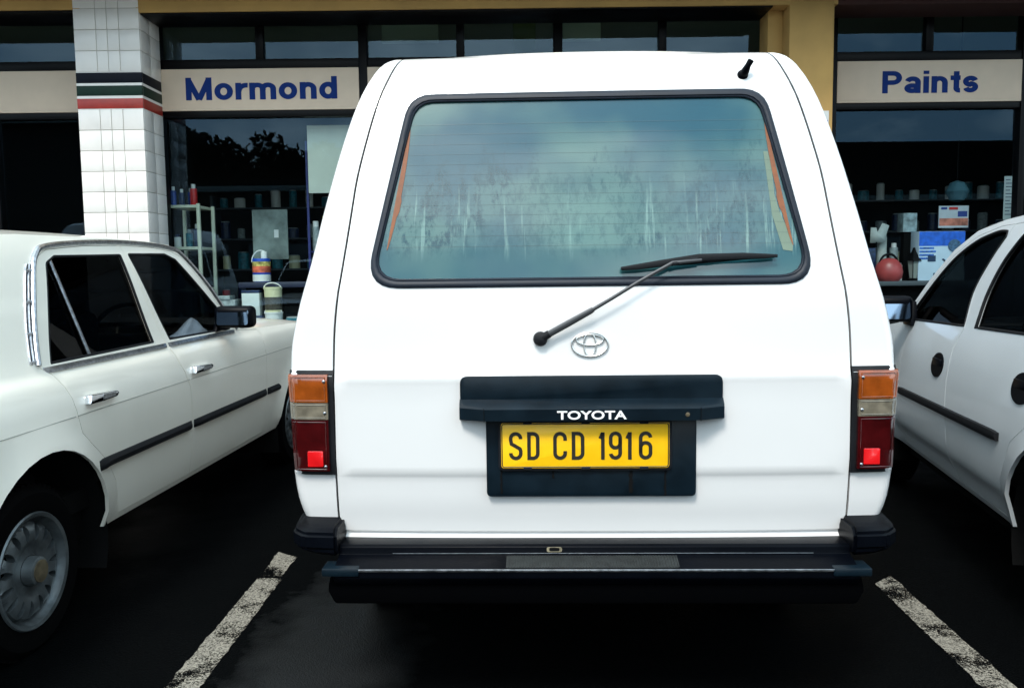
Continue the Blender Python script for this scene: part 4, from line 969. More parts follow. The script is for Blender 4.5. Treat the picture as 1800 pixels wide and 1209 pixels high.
for sg in (1, -1):
    fnH = lambda off: (lambda y, z: (sg * (Wh(y, z) + off), y, z))
    for nm, ol, ho, hy, hzz in (('rear_door', hrd, hrh, .075, .838), ('front_door', hfd, hfh, 1.02, .815)):
        ho = [p for p in ho]; d = sheet(nm, inset(ol, .0022), fnH(0), paint_right, Hh, holes=[ho], step=.045, rows=rowsH, rim=.014, rimdir=(-sg, 0, 0))
        sheet('window_glass', inset(ho, -.004), fnH(-.014), car_glass if sg < 0 else car_glass_far, d, step=.12, rim=0)
        m = MB(); m.tube([fnH(-.003)(*p) for p in densify(inset(ho, .004), .04)], .007, 6, True); m.build('window_rubber', rubber, d)
        e = [(hy + .083 * math.cos(a), hzz + .056 * math.sin(a)) for a in [2 * math.pi * i / 32 for i in range(32)]]
        hd = sheet('door_handle', e, lambda y, z: (sg * (Wh(y, z) + .004), y, z), black_plastic, d, step=.012, rim=.008, rimdir=(-sg, 0, 0))
        m = MB(); m.box((sg * (Wh(hy, hzz) + .002) - .006, hy - .06, hzz - .004), (sg * (Wh(hy, hzz) + .002) + .006, hy + .06, hzz + .030), .004); m.build('handle_flap', black_plastic, hd)
    rows = []; prof = [(-.003, -.019), (.012, -.017), (.016, 0), (.012, .016), (-.003, .018)]
    for i in range(31):
        y = .205 + (1.60 - .205) * i / 30; z = .640 - .022 * (y - .2) / 1.4; e = min(1, min(i, 30 - i) * .25 + .8)
        rows.append([(sg * (Wh(y, z) + dx), y, z + dz * e) for dx, dz in prof])
    vs, fs = loft_rows(rows); fs += [tuple(range(5)), tuple(150 + i for i in range(5))]; MB().add(vs, fs).build('rubbing_strip', rubber, Hh, ang=30)
    # door mirror
    M_ = Matrix.Translation((sg * .875, 1.585, 1.045)); m = MB(); m.box((-.105, -.03, -.070), (.105, .06, .068), .03, M=M_, seg=3)
    dm = m.build('door_mirror', black_plastic, Hh)
    m = MB(); m.prism(rpoly([(-.085, -.052, .02), (-.085, .050, .03), (.085, .050, .03), (.085, -.052, .02)]), 'y', -.0318, -.029); m.v = [tuple(M_ @ Vector((v[0], v[1] - .004 + .22 * v[2], v[2]))) for v in m.v]; m.build('mirror_glass', mirror_mat, dm)
    m = MB(); m.prism([(1.56, .955), (1.72, .955), (1.70, 1.035), (1.60, 1.085)], 'x', sg * (Wh(1.6, 1.0) - .006), sg * (Wh(1.6, 1.0) + .03), .006); m.build('mirror_foot', black_plastic, dm)
    for cy in (HY, HF):
        m = MB(); rows = []
        for i in range(21):
            a = R(-20 + 220 * i / 20); rows.append([(sg * xx, cy + (HR + .01) * math.cos(a), HZ + (HR + .01) * math.sin(a)) for xx in (.79, .7, .5)])
        m.add(*loft_rows(rows)); m.build('wheel_arch', dark_gap, Hh)
for (x, y, s) in ((.69, HY, 1), (.69, HF, 1), (-.69, HY, -1), (-.69, HF, -1)): wheel(Hh, x, y, .285, .285, .18, .17, s, alloy)
m = MB(); m.box((-.70, -.7, .22), (.70, 2.7, .40), .03); m.box((-.5, -.75, .3), (.5, 2.8, .62), .03); m.build('chassis', trim_dark, Hh)
m = MB(); m.box((-.74, -.3, .38), (.74, 1.9, .44)); m.box((-.74, 1.62, .84), (.74, 1.9, .93), .02); m.box((-.70, -.7, .5), (.70, -.5, .95)); m.build('cabin_floor', trim_dark, Hh)
for x in (-.33, .33):
    m = MB(); m.box((x - .24, .75, .42), (x + .24, 1.25, .60), .06); m.box((x - .24, .62, .50), (x + .24, .76, 1.08), .06); m.box((x - .12, .64, 1.10), (x + .12, .71, 1.26), .04); m.build('front_seat', seat_mat, Hh)
m = MB(); m.box((-.6, -.25, .42), (.6, .2, .58), .06); m.box((-.6, -.4, .5), (.6, -.24, 1.05), .06); m.build('rear_seat', seat_mat, Hh)
for sg in (-1, 1):
    m = MB(); m.box((sg * .52 - .12, 2.93, .56), (sg * .52 + .12, 2.985, .68), .03); m.build('headlamp', clear_l, Hh)
m = MB(); m.box((-.72, 2.85, .34), (.72, 3.06, .52), .04); m.build('front_bumper', black_plastic, Hh)
m = MB(); m.box((-.76, -.98, .34), (.76, -.82, .54), .04); m.build('rear_bumper', black_plastic, Hh)

# ================================================================ SHOP BUILDING
m = MB(); m.box((-9, 7.05, -.05), (9, 7.62, .13), .015); pv_ = m.build('pavement', concrete); tag(pv_, kind='structure')
m = MB(); m.box((-9, 7.62, -.05), (9, 8.24, .132), .004); tag(m.build('pavement', concrete), kind='structure')
BL = empty('shop_building', (0, 8.3, 0), label='ochre-rendered shop building with black framed windows behind the three cars', cat='building')
def bpart(nm, mm, boxes, par=BL, bev=.004):
    q = MB()
    for lo, hi in boxes: q.box((lo[0], lo[1] - 8.3, lo[2]), (hi[0], hi[1] - 8.3, hi[2]), bev)
    return q.build(nm, mm, par)
bpart('beam', ochre, [((-3.30, 7.80, 3.575), (2.93, 8.24, 3.798))])
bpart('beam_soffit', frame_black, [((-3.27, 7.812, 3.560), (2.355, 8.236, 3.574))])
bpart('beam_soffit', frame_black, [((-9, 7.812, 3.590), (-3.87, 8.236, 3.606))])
bpart('beam', ochre, [((-9, 7.80, 3.607), (-3.80, 8.24, 3.798))])
bpart('beam', maroon, [((2.93, 7.82, 3.574), (9, 8.24, 3.798))])
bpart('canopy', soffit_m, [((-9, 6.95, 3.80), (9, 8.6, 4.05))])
bpart('upper_wall', ochre, [((-9, 8.0, 4.052), (9, 8.6, 6.5))])
# frame members
mull = [(-4.95, -4.87), (-3.86, -3.80), (-3.34, -3.282), (-1.414, -1.334), (.424, .508), (2.40, 2.52), (3.03, 3.098), (4.845, 4.905), (6.7, 6.76)]
for a, b in mull: bpart('window_post', frame_black, [((a, 8.24, .132), (b, 8.34, 3.797))])
bays = [(-6.8, -4.95), (-4.87, -3.86), (-3.282, -1.414), (-1.334, .424), (.508, 2.40), (3.098, 4.845), (4.905, 6.7)]
signs = []
for i, (a, b) in enumerate(bays):
    e = .0015
    bpart('transom_rail', frame_black, [((a + e, 8.25, 3.182), (b - e, 8.33, 3.270))])
    bpart('transom_rail', frame_black, [((a + e, 8.25, 2.735), (b - e, 8.33, 2.795))])
    bpart('head_rail', frame_black, [((a + e, 8.25, 3.74), (b - e, 8.33, 3.796))])
    bpart('bottom_rail', frame_black, [((a + e, 8.25, .38), (b - e, 8.33, .46))])
    bpart('window_base', concrete, [((a + e, 8.26, .133), (b - e, 8.40, .379))])
    c = (a + b) / 2
    if b - a > 1.5: bpart('transom_post', frame_black, [((c - .037, 8.255, 3.271), (c + .037, 8.325, 3.739))])
    for nm, z0, z1 in (('window_pane', .461, 2.734), ('transom_pane', 3.271, 3.739)):
        q = MB(); y = .0; tl = random.uniform(-.002, .002)
        if nm == 'transom_pane' and b - a > 1.5: sp = [(a + e, c - .038), (c + .038, b - e)]
        else: sp = [(a + e, b - e)]
        for (p0, p1) in sp:
            q = MB(); q.add([(p0, tl, z0), (p1, -tl, z0), (p1, -tl, z1), (p0, tl, z1)], [(0, 1, 2, 3)]); q.build(nm, shop_glass, BL, ang=None, recalc=False)
# side walls and inside of the shop
bpart('side_wall', concrete, [((-9, 8.24, .132), (-6.81, 8.6, 3.797))]); bpart('side_wall', concrete, [((6.77, 8.24, .132), (9, 8.6, 3.797))])
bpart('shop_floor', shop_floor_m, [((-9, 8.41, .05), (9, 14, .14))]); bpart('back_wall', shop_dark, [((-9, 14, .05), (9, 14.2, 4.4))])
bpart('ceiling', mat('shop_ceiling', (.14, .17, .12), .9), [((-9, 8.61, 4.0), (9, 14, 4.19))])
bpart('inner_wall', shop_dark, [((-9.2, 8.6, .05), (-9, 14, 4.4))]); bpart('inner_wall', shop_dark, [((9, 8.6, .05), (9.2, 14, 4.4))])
bpart('ceiling_panel', mat('hanging_panel', (.30, .38, .26), .8), [((-1.30, 9.0, 3.60), (-.72, 9.05, 3.99))]); bpart('ceiling_panel', MATS['hanging_panel'], [((.56, 9.0, 3.60), (.95, 9.05, 3.98))])
bpart('ceiling_panel', mat('olive_panel', (.10, .14, .04), .8), [((.05, 9.0, 3.50), (.28, 9.05, 3.98))])
# signs
def sign(a, b, label, text=None, x0=0, z0=0, h=.2, w_t=1.0):
    e = empty('shop_sign', ((a + b) / 2, 8.25, 2.985), label=label, cat='sign', group='beige sign boards above the shop windows')
    q = MB(); q.box((a - (a + b) / 2 + .002, -.012, -.1885), (b - (a + b) / 2 - .002, .02, .1955), .002); q.build('sign_board', sign_beige, e)
    if text:
        t = sign_letters(text, h, w_t); t.build('lettering', sign_blue, e, loc=(x0 - (a + b) / 2, -.0125, z0 - 2.985))
sign(-3.282, -1.414, 'beige sign board reading Mormond in blue above the left shop window', 'Mormond', -3.05, 2.893, .208, 1.428)
sign(3.098, 4.845, 'beige sign board reading Paints in darker blue above the right shop window', 'Paints', 3.525, 2.880, .205, .905)
sign(-4.87, -3.86, 'blank beige sign board left of the white tiled pillar')
sign(-1.334, .424, 'beige sign board mostly hidden behind the left roof corner of the white off-roader')
# tiled pillar
TP = empty('tiled_pillar', (-3.57, 7.8, .13), label='white tiled pillar with black, green and red bands left of the Mormond sign', cat='pillar')
PX0, PX1, PYB = -3.862, -3.275, 8.235
q = MB(); q.box((PX0 + .006, 7.806, .132), (PX1 - .006, PYB, 3.797)); q.v = [(a + 3.57, b - 7.8, c - .13) for a, b, c in q.v]; q.build('core', grout, TP)
q = MB(); q.box((PX0 - .001, 7.8005, 2.738), (PX1 - .0012, PYB - .002, 3.066)); q.v = [(a + 3.57, b - 7.8, c - .13) for a, b, c in q.v]; q.build('band_backing', tile_white, TP)
def tiles(nm, mm, z0, z1, cols, sidec):
    q = MB(); g_ = .003
    for a, b in zip(cols[:-1], cols[1:]): q.box((a + g_, 7.799 + random.uniform(-.0006, .0006), z0 + g_), (b - g_, 7.815, z1 - g_), .0011)
    for a, b in zip(sidec[:-1], sidec[1:]):
        q.box((PX1 - .008, a + g_, z0 + g_), (PX1 + random.uniform(-.0006, .0006), b - g_, z1 - g_), .0011)
        q.box((PX0, a + g_, z0 + g_), (PX0 + .008, b - g_, z1 - g_), .0011)
    q.v = [(a + 3.57, b - 7.8, c - .13) for a, b, c in q.v]; return q.build(nm, mm, TP)
cA = [PX0, -3.665, -3.565, -3.460, PX1]; sA = [7.815, 8.02, 8.234]; TH = .183
z = 2.739
qall = []
while z > .14:
    z0 = max(.133, z - TH); qall.append((z0, z)); z = z0
z = 3.066
while z < 3.79:
    z1 = min(3.796, z + TH); qall.append((z, z1)); z = z1
for (a, b) in qall: pass
QT = MB()
for (z0, z1) in qall:
    g_ = .003
    for a, b in zip(cA[:-1], cA[1:]): QT.box((a + g_, 7.799 + random.uniform(-.0003, .0003), z0 + g_), (b - g_, 7.815, z1 - g_), .0011)
    for a, b in zip(sA[:-1], sA[1:]):
        QT.box((PX1 - .008, a + g_, z0 + g_), (PX1 + random.uniform(-.0006, .0006), b - g_, z1 - g_), .0011); QT.box((PX0, a + g_, z0 + g_), (PX0 + .008, b - g_, z1 - g_), .0011)
QT.v = [(a + 3.57, b - 7.8, c - .13) for a, b, c in QT.v]; QT.build('tiling', tile_white, TP)
bs_ = [7.815, 8.234]
for nm, mm, z0, z1 in (('black_band', tile_black, 2.965, 3.062), ('green_band', tile_green, 2.854, 2.948), ('red_band', tile_red, 2.741, 2.836)):
    tiles(nm, mm, z0, z1, [PX0 - .004, PX1 + .003], bs_)
    
# ochre pillar
YP = empty('pillar', (2.7, 7.85, .13), label='plain ochre pillar behind the right roof corner of the white off-roader', cat='pillar')
q = MB(); q.box((2.50 - 2.7, -.05, .002), (2.898 - 2.7, .385, 3.667), .006); q.box((2.36 - 2.7, .13, .002), (2.4985 - 2.7, .388, 3.667), .004); q.build('shaft', ochre, YP)
q = MB(); q.box((2.74, 7.788, 2.515), (2.862, 7.799, 2.648), .001); nt_ = q.build('wall_notice', mat('notice_white', (.55, .55, .52), .6)); tag(nt_, 'small pale notice with a blue mark fixed to the ochre pillar', 'notice')
q = MB(); q.box((2.80, 7.785, 2.53), (2.853, 7.7875, 2.565)); q.build('blue_mark', mat('notice_blue', (.02, .05, .3), .5), nt_)

# ================================================================ SHOP DISPLAY
def can(x, y, z, r, h, colr, capcol, label, cat='can', name='paint_can', group=None, capr=.6, caph=.25):
    e = empty(name, (x, y, z), label=label, cat=cat, group=group)
    q = MB(); q.lathe([(r * .95, 0), (r, .004), (r, h * .97), (r * .9, h)], (0, 0, 0), 'z', 20); q.build('can_body', colr, e)
    q = MB(); q.lathe([(r * capr, h), (r * capr, h + h * caph), (r * capr * .8, h + h * caph + .004)], (0, 0, 0), 'z', 16); q.build('cap', capcol, e)
    return e
c_blue = mat('can_blue', (.02, .06, .30), .4, var=.5, vscale=30); c_red = mat('can_red', (.55, .02, .02), .4, var=.2, vscale=30); c_white = mat('can_white', (.75, .75, .72), .45)
c_navy = mat('can_navy', (.01, .025, .08), .4, var=.6, vscale=40); c_cream = mat('tub_cream', (.72, .68, .42), .5, var=.1); c_yellow = mat('cap_yellow', (.85, .55, .02), .4)
c_teal = mat('tin_teal', (.01, .15, .20), .4, var=.5, vscale=30); c_grey = mat('pack_grey', (.28, .32, .32), .5, var=.4, vscale=30); c_label = mat('label_dark', (.06, .05, .035), .5, var=.5, vscale=50)
rack_m = mat('cream_rack', (.80, .80, .62), .5)
def rack(x, y, z, wd, dp, ht, ns, label):
    e = empty('display_rack', (x, y, z), label=label, cat='rack')
    for sx in (0, 1):
        for sy in (0, 1):
            q = MB(); q.box((sx * wd - .016, sy * dp - .016, 0), (sx * wd + .016, sy * dp + .016, ht), .003); q.build('rack_post', rack_m, e)
    for i in range(ns):
        zz_ = .12 + (ht - .16) * i / (ns - 1); q = MB(); q.box((.0165, -.01, zz_), (wd - .0165, dp + .01, zz_ + .028), .003); q.build('rack_shelf', rack_m, e)
    return e
RX, RY_, RW, RD_ = -3.42, 8.62, .30, .42
rack(RX, RY_, .14, RW, RD_, 1.82, 5, 'cream metal display rack inside the left shop window beside the tiled pillar')
tops = 1.945
for (x, y, r, h, cm_, cp, lb) in [(-3.385, 8.68, .026, .15, c_blue, c_white, 'blue spray can with white cap at the left end of the rack top'), (-3.31, 8.70, .026, .13, c_navy, c_white, 'dark navy spray can beside the blue can on the rack top'), (-3.245, 8.76, .024, .14, c_blue, c_grey, 'blue spray can with grey cap behind the red can on the rack top'), (-3.175, 8.66, .034, .165, c_red, c_white, 'bright red spray can with white cap on the rack top')]:
    can(x, y, tops, r, h, cm_, cp, lb, name='spray_can')
names = [('navy', c_navy), ('grey', c_grey), ('white', c_white), ('teal', c_teal)]
lv = ['top', 'upper', 'middle', 'lower']
for i in range(1, 4):
    z_ = .14 + .12 + (1.82 - .16) * i / 4 + .0285
    for j in range(3):
        nmm, mm = names[(i * 2 + j) % 4]
        can(-3.37 + j * .10, 8.70 + .05 * (j % 2), z_, .034, .10 + .04 * ((i + j) % 3), mm, names[(i + j + 1) % 4][1], '%s tin %s on the %s shelf of the cream rack' % (nmm, ['at the left end', 'in the middle', 'at the right end'][j], {1: 'lowest filled', 2: 'middle', 3: 'highest enclosed'}[i]), name='tin', group='tins on the cream display rack')
# pale poster hung inside window
q = MB(); q.box((-2.0, 8.58, 2.045), (-1.44, 8.588, 2.705), .001); o = q.build('poster', mat('poster_cream', (.86, .86, .72), .7, var=.05, vscale=4)); tag(o, 'large blank cream poster hanging in the left shop window below the Mormond sign', 'poster')
# blue stand with cans
e = empty('display_stand', (-2.02, 8.62, .14), label='tall narrow blue display stand left of the white off-roader roof', cat='stand')
q = MB(); q.box((-.012, -.012, 0), (.012, .012, 2.42), .002); q.build('stand_post', mat('stand_blue', (.015, .02, .14), .5), e)
for z_ in (.95, 1.26, 1.46): q = MB(); q.box((.014, -.01, z_ - .14), (.42, .20, z_ - .125), .002); q.build('stand_shelf', MATS['stand_blue'], e)
q = MB(); q.box((.40, -.012, 0), (.424, .012, 2.42), .002); q.build('stand_post', MATS['stand_blue'], e)
for x, h, cm_, cp, lb in [(-1.965, .20, c_grey, c_white, 'grey spray can with white cap on the top shelf of the blue stand'), (-1.865, .235, mat('can_silver', (.35, .38, .5), .35, var=.3, vscale=30), c_yellow, 'silver spray can with yellow cap on the top shelf of the blue stand'), ]:
    can(x, 8.68, 1.4785, .034, h * 1.2, cm_, cp, lb, name='spray_can', capr=.85, caph=.22)
for x, z_, lb in [(-1.96, 1.136 + .0, 'white bottle on the lower shelf of the blue stand'), (-1.84, 1.136, 'white bottle at the right of the lower shelf of the blue stand')]:
    can(x, 8.68, z_ , .032, .17, c_white, c_blue, lb, name='bottle', cat='bottle')
# grey board
q = MB(); q.box((-2.64, 8.80, 1.40), (-2.28, 8.815, 1.905), .002); o = q.build('display_board', mat('board_grey', (.20, .24, .22), .6, var=.45, vscale=7)); tag(o, 'mottled grey display board behind the blue and white container', 'board')
q = MB(); q.box((-2.42, 8.797, 1.62), (-2.375, 8.7995, 1.70)); q.build('pale_tag', c_white, o)
# counter
e = empty('counter', (-2.2, 8.62, .14), label='dark navy display counter in the left shop window', cat='counter')
q = MB(); q.box((-.52, -.10, .975), (.62, .35, 1.03), .006); q.build('counter_top', mat('counter_navy', (.018, .022, .05), .45, var=.2), e)
q = MB(); q.box((-.50, .08, 0), (.60, .33, .974), .004); q.build('counter_front', trim_dark, e)
q = MB(); q.box((-.52, -.16, .46), (.62, .07, .50), .004); q.build('counter_step', MATS['counter_navy'], e)
q = MB(); q.box((-.50, -.13, 0), (.60, .05, .459), .004); q.build('counter_plinth', trim_dark, e)
# jug
e = empty('container', (-2.51, 8.62, 1.171), label='blue and white container with a red and yellow label and white handle on the counter', cat='container')
q = MB(); q.lathe([(.080, 0), (.088, .01), (.088, .225), (.085, .235)], (0, 0, 0), 'z', 28); q.build('tub', mat('tub_blue', (.01, .07, .48), .4), e)
q = MB(); q.lathe([(.0885, .008), (.0885, .075)], (0, 0, 0), 'z', 28, cap=False); q.build('white_base', c_white, e)
q = MB(); q.lathe([(.0888, .095), (.0888, .165)], (0, 0, 0), 'z', 28, cap=False); q.build('label_band', mat('label_mix', (.80, .12, .06), .5, var=.7, vscale=14), e)
q = MB(); q.lathe([(.0892, .160), (.0892, .205)], (0, 0, 0), 'z', 28, cap=False); q.build('label_band', mat('label_yellow', (.55, .45, .12), .5, var=.8, vscale=26), e)
q = MB(); q.lathe([(.032, .236), (.032, .30), (.028, .305)], (.03, 0, 0), 'z', 20); q.build('cap', c_white, e)
q = MB(); q.tube([(-.088 + .088 * (1 - math.cos(a)), -.02, .20 + .115 * math.sin(a)) for a in [R(i * 10) for i in range(0, 13)]], .007, 8); q.build('handle', c_white, e)
# cream tub on white bucket
def bucket(x, y, z, r, h, mm, label, band=None, bands=None, handle=True):
    e = empty('bucket', (x, y, z), label=label, cat='bucket')
    q = MB(); q.lathe([(r * .90, 0), (r * .92, .006), (r * .985, h * .92), (r * 1.04, h * .925), (r * 1.04, h), (r * .98, h)], (0, 0, 0), 'z', 28); q.build('bucket_body', mm, e)
    if band:
        q = MB(); q.lathe([(r * (.92 + .07 * bands[0]) + .002, h * bands[0]), (r * (.92 + .07 * bands[1]) + .002, h * bands[1])], (0, 0, 0), 'z', 28, cap=False); q.build('label_band', band, e)
    if handle: q = MB(); q.tube([(-r * math.cos(a), -.01 - r * .3 * math.sin(a), h * .93 + .06 * math.sin(a)) for a in [R(i * 15) for i in range(13)]], .006, 8); q.build('handle', c_white, e)
    return e
bucket(-2.375, 8.52, .776 - .136, .088, .235, c_white, 'white bucket with a red mark standing under the cream tub')
q = MB(); q.add([(-.05, -.0905, .07), (-.035, -.0925, .07), (.005, -.0925, .16), (.0, -.0925, .165)], [(0, 1, 2, 3)]); o = q.build('red_mark', c_red, [x for x in bpy.data.objects if x.name.startswith('bucket') and x.type == 'EMPTY'][0], ang=None)
q = MB(); q.box((-2.47, 8.43, .6405), (-2.28, 8.61, .6395 + .001))
bucket(-2.375, 8.52, .8765, .088, .245, c_cream, 'cream tub with a dark label band and white handle on top of the white bucket', c_label, (.08, .60))
q = MB(); q.box((-2.675, 8.47, .84), (-2.50, 8.60, 1.09), .004); o = q.build('carton', mat('carton_white', (.60, .64, .62), .6)); tag(o, 'plain white carton left of the cream tub under the counter edge', 'carton'); o.location.z = 0
q = MB(); q.box((-2.676, 8.468, 1.065), (-2.499, 8.602, 1.092), .002); q.build('carton_lid', c_navy, o)
q = MB(); q.box((-2.72, 8.44, .6405), (-2.47, 8.62, .8395), .004); o = q.build('display_block', c_navy); tag(o, 'dark box carrying the white carton in the left window', 'box')
can(-2.18, 8.52, .641, .075, .17, c_teal, c_grey, 'squat teal tin beside the white bucket', capr=.9, caph=.06)
can(-2.02, 8.50, .641, .07, .16, mat('tin_red_lid', (.3, .05, .04), .4), c_grey, 'dull red tin beside the teal tin', capr=.9, caph=.06)
q = MB(); q.box((-2.98, 8.50, .90), (-2.75, 8.70, 1.0), .006, M=Matrix.Translation((0, 0, 0))); q.box((-2.93, 8.49, 1.0), (-2.80, 8.66, 1.04), .004); o = q.build('carton', c_grey); tag(o, 'flat grey carton on the low shelf left of the white carton', 'carton')
q = MB(); q.box((-3.0, 8.45, .14), (-2.74, 8.75, .899), .006); o = q.build('display_block', trim_dark); tag(o, 'dark block under the flat grey carton', 'box')

# right window
e = empty('display_shelf', (4.2, 8.62, .14), label='dark shelf carrying the goods in the right shop window', cat='shelf')
q = MB(); q.box((-1.05, -.12, .92), (.62, .42, .965), .004); q.build('shelf_board', mat('shelf_grey', (.05, .06, .07), .5), e)
q = MB(); q.box((-1.03, .02, 0), (.60, .40, .919), .004); q.build('shelf_front', trim_dark, e)
sT = 1.106
e = empty('fan_box', (4.32, 8.60, sT), label='large blue and white carton with a picture of a fan in the right window', cat='carton')
q = MB(); q.box((-.23, 0, 0), (.23, .25, .49), .003); q.build('carton', mat('fanbox_white', (.50, .62, .74), .5, var=.08, vscale=6), e)
q = MB(); q.box((-.229, -.002, .345), (.229, 0, .488)); q.build('blue_panel', mat('fanbox_blue', (.015, .12, .62), .5, var=.3, vscale=18), e)
q = MB(); q.lathe([(.065, 0), (.065, -.003)], (.125, -.003, .345), 'y', 24); q.build('fan_picture', mat('fan_grey', (.05, .11, .2), .5, var=.6, vscale=40), e)
q = MB(); q.box((.12, -.004, .17), (.130, -.001, .28)); q.box((-.08, -.004, .05), (.03, -.001, .075)); q.box((-.14, -.004, .19), (-.06, -.001, .25)); 
q.tube([(.0 + .05 * math.cos(a), -.003, .14 + .075 * math.sin(a)) for a in [R(-80 + i * 16) for i in range(11)]], .008, 6); q.build('stand_picture', mat('fan_dark', (.01, .03, .08), .5), e)
q = MB(); 
for i in range(4): q.box((-.225, -.0035, .315 - i * .034), (-.08 + .02 * (i % 2), -.001, .333 - i * .034))
q.build('print_bars', mat('fan_text', (.03, .12, .45), .5, var=.7, vscale=60), e)
q = MB(); q.box((4.34, 8.72, 1.635), (4.64, 8.735, 1.855), .001); o = q.build('poster', mat('poster_white', (.55, .58, .62), .6, var=.1, vscale=8)); tag(o, 'colourful card with red and blue print above the fan carton', 'poster')
q = MB(); q.box((4.345, 8.7175, 1.655), (4.635, 8.7195, 1.73)); q.build('print_orange', mat('print_orange', (.55, .18, .12), .6, var=.6, vscale=14), o)
q = MB(); q.box((4.44, 8.7175, 1.815), (4.53, 8.7195, 1.842)); q.build('print_red', c_red, o)
q = MB(); q.box((4.53, 8.7175, 1.745), (4.625, 8.7195, 1.80)); q.build('print_blue', mat('print_blue', (.02, .05, .25), .6), o)
q = MB(); q.box((4.36, 8.7175, 1.818), (4.42, 8.7195, 1.842)); q.build('print_blue', MATS['print_blue'], o)
q = MB(); q.box((4.0, 8.76, 1.60), (4.14, 8.90, 1.79), .004); q.box((4.02, 8.757, 1.655), (4.12, 8.7595, 1.675)); o = q.build('packet', mat('packet_silver', (.30, .38, .40), .35, var=.6, vscale=16)); tag(o, 'silvery packet standing on a post left of the colourful card', 'packet')
q = MB(); q.box((4.02, 8.78, 1.106), (4.12, 8.88, 1.5995), .003); o = q.build('display_block', trim_dark); tag(o, 'dark upright block under the silvery packet', 'box')
e = empty('lantern', (4.07, 8.66, 1.106), label='small black lantern left of the fan carton', cat='lantern')
q = MB(); q.lathe([(.06, 0), (.06, .02), (.05, .025)], (0, 0, 0), 'z', 6); q.build('lantern_base', frame_black, e)
q = MB(); q.lathe([(.04, .026), (.062, .20)], (0, 0, 0), 'z', 6, cap=False); q.build('lantern_glass', mat('lantern_pane', (.22, .24, .22), .3), e)
q = MB(); q.lathe([(.085, .20), (.06, .25), (.025, .29), (.012, .33), (0, .335)], (0, 0, 0), 'z', 6); q.build('lantern_roof', frame_black, e)
for k in range(6): a = 2 * math.pi * k / 6; q = MB(); q.tube([(.042 * math.cos(a), .042 * math.sin(a), .025), (.066 * math.cos(a), .066 * math.sin(a), .20)], .004, 6); q.build('lantern_bar', frame_black, e)
e = empty('kettle', (3.80, 8.62, 1.106), label='round dull red kettle on the shelf behind the right edge of the off-roader', cat='kettle')
q = MB(); q.lathe([(.10, 0), (.125, .03), (.135, .09), (.12, .16), (.08, .21), (.05, .225), (0, .23)], (0, 0, 0), 'z', 28); q.build('kettle_body', mat('kettle_red', (.34, .05, .05), .4, var=.2), e)
q = MB(); q.tube([(-.09 + .0 + .09 * (1 - math.cos(a)), 0, .17 + .10 * math.sin(a)) for a in [R(i * 18) for i in range(11)]], .012, 8); q.build('handle', frame_black, e)
can(3.80, 8.80, 1.3365 + .0 - .23, .05, .45, mat('roll_white', (.42, .45, .42), .6, var=.2, vscale=20), c_grey, 'tall pale canister behind the red kettle', cat='canister', name='canister', capr=.9, caph=.04)
q = MB(); q.box((3.60, 8.74, 1.106), (3.72, 8.84, 1.44), .004); o = q.build('carton', c_navy); tag(o, 'dark upright carton left of the red kettle', 'carton')
q = MB(); q.add([(3.64, 8.70, 1.49), (3.80, 8.70, 1.495), (3.80, 8.70, 1.56), (3.83, 8.70, 1.665), (3.76, 8.70, 1.69), (3.715, 8.70, 1.60), (3.70, 8.70, 1.645), (3.645, 8.70, 1.645)], [tuple(range(8))]); q.v += [(a, 8.703, c) for a, b, c in q.v]; q.f = [tuple(range(8)), tuple(range(15, 7, -1))] + [(i, (i + 1) % 8, (i + 1) % 8 + 8, i + 8) for i in range(8)]
o = q.build('price_card', mat('card_white', (.46, .50, .48), .6), ang=None); tag(o, 'folded white card above the dark carton in the right window', 'card')
q = MB(); q.box((3.70, 8.698, 1.445), (3.712, 8.71, 1.50)); q.build('card_stem', frame_black, o)
can(3.925, 8.70, 1.106, .045, .16, c_white, c_grey, 'low white pot between the kettle and the lantern', cat='pot', name='pot', capr=.8, caph=.1)
can(3.945, 8.84, 1.106, .042, .34, mat('bottle_grey', (.22, .25, .25), .4, var=.5, vscale=20), c_white, 'slim grey bottle between the kettle and the lantern', cat='bottle', name='bottle', capr=.6, caph=.12)
q = MB(); q.box((4.91, 8.58, 1.70), (5.06, 8.584, 2.13), .001); o = q.build('price_list', mat('list_white', (.48, .52, .50), .6)); tag(o, 'tall white price list taped inside the far right window', 'notice')
q = MB()
for i in range(11): q.box((4.925, 8.5785, 2.09 - i * .034), (4.97 + .05 * ((i * 7) % 3) / 2, 8.5798, 2.098 - i * .034))
q.build('ruled_lines', mat('list_ink', (.05, .05, .10), .6), o)
q = MB(); q.lathe([(0, -.115), (.07, -.09), (.115, 0), (.07, .09), (0, .115)], (4.66, 9.0, 2.02), 'z', 24, cap=False); o = q.build('lamp_globe', mat('globe_blue', (.07, .16, .20), .3)); tag(o, 'dim blue hanging globe inside the right window', 'lamp shade')
q = MB(); q.tube([(4.66, 9.0, 2.135), (4.66, 9.0, 4.0)], .005, 6); q.build('cord', frame_black, o)

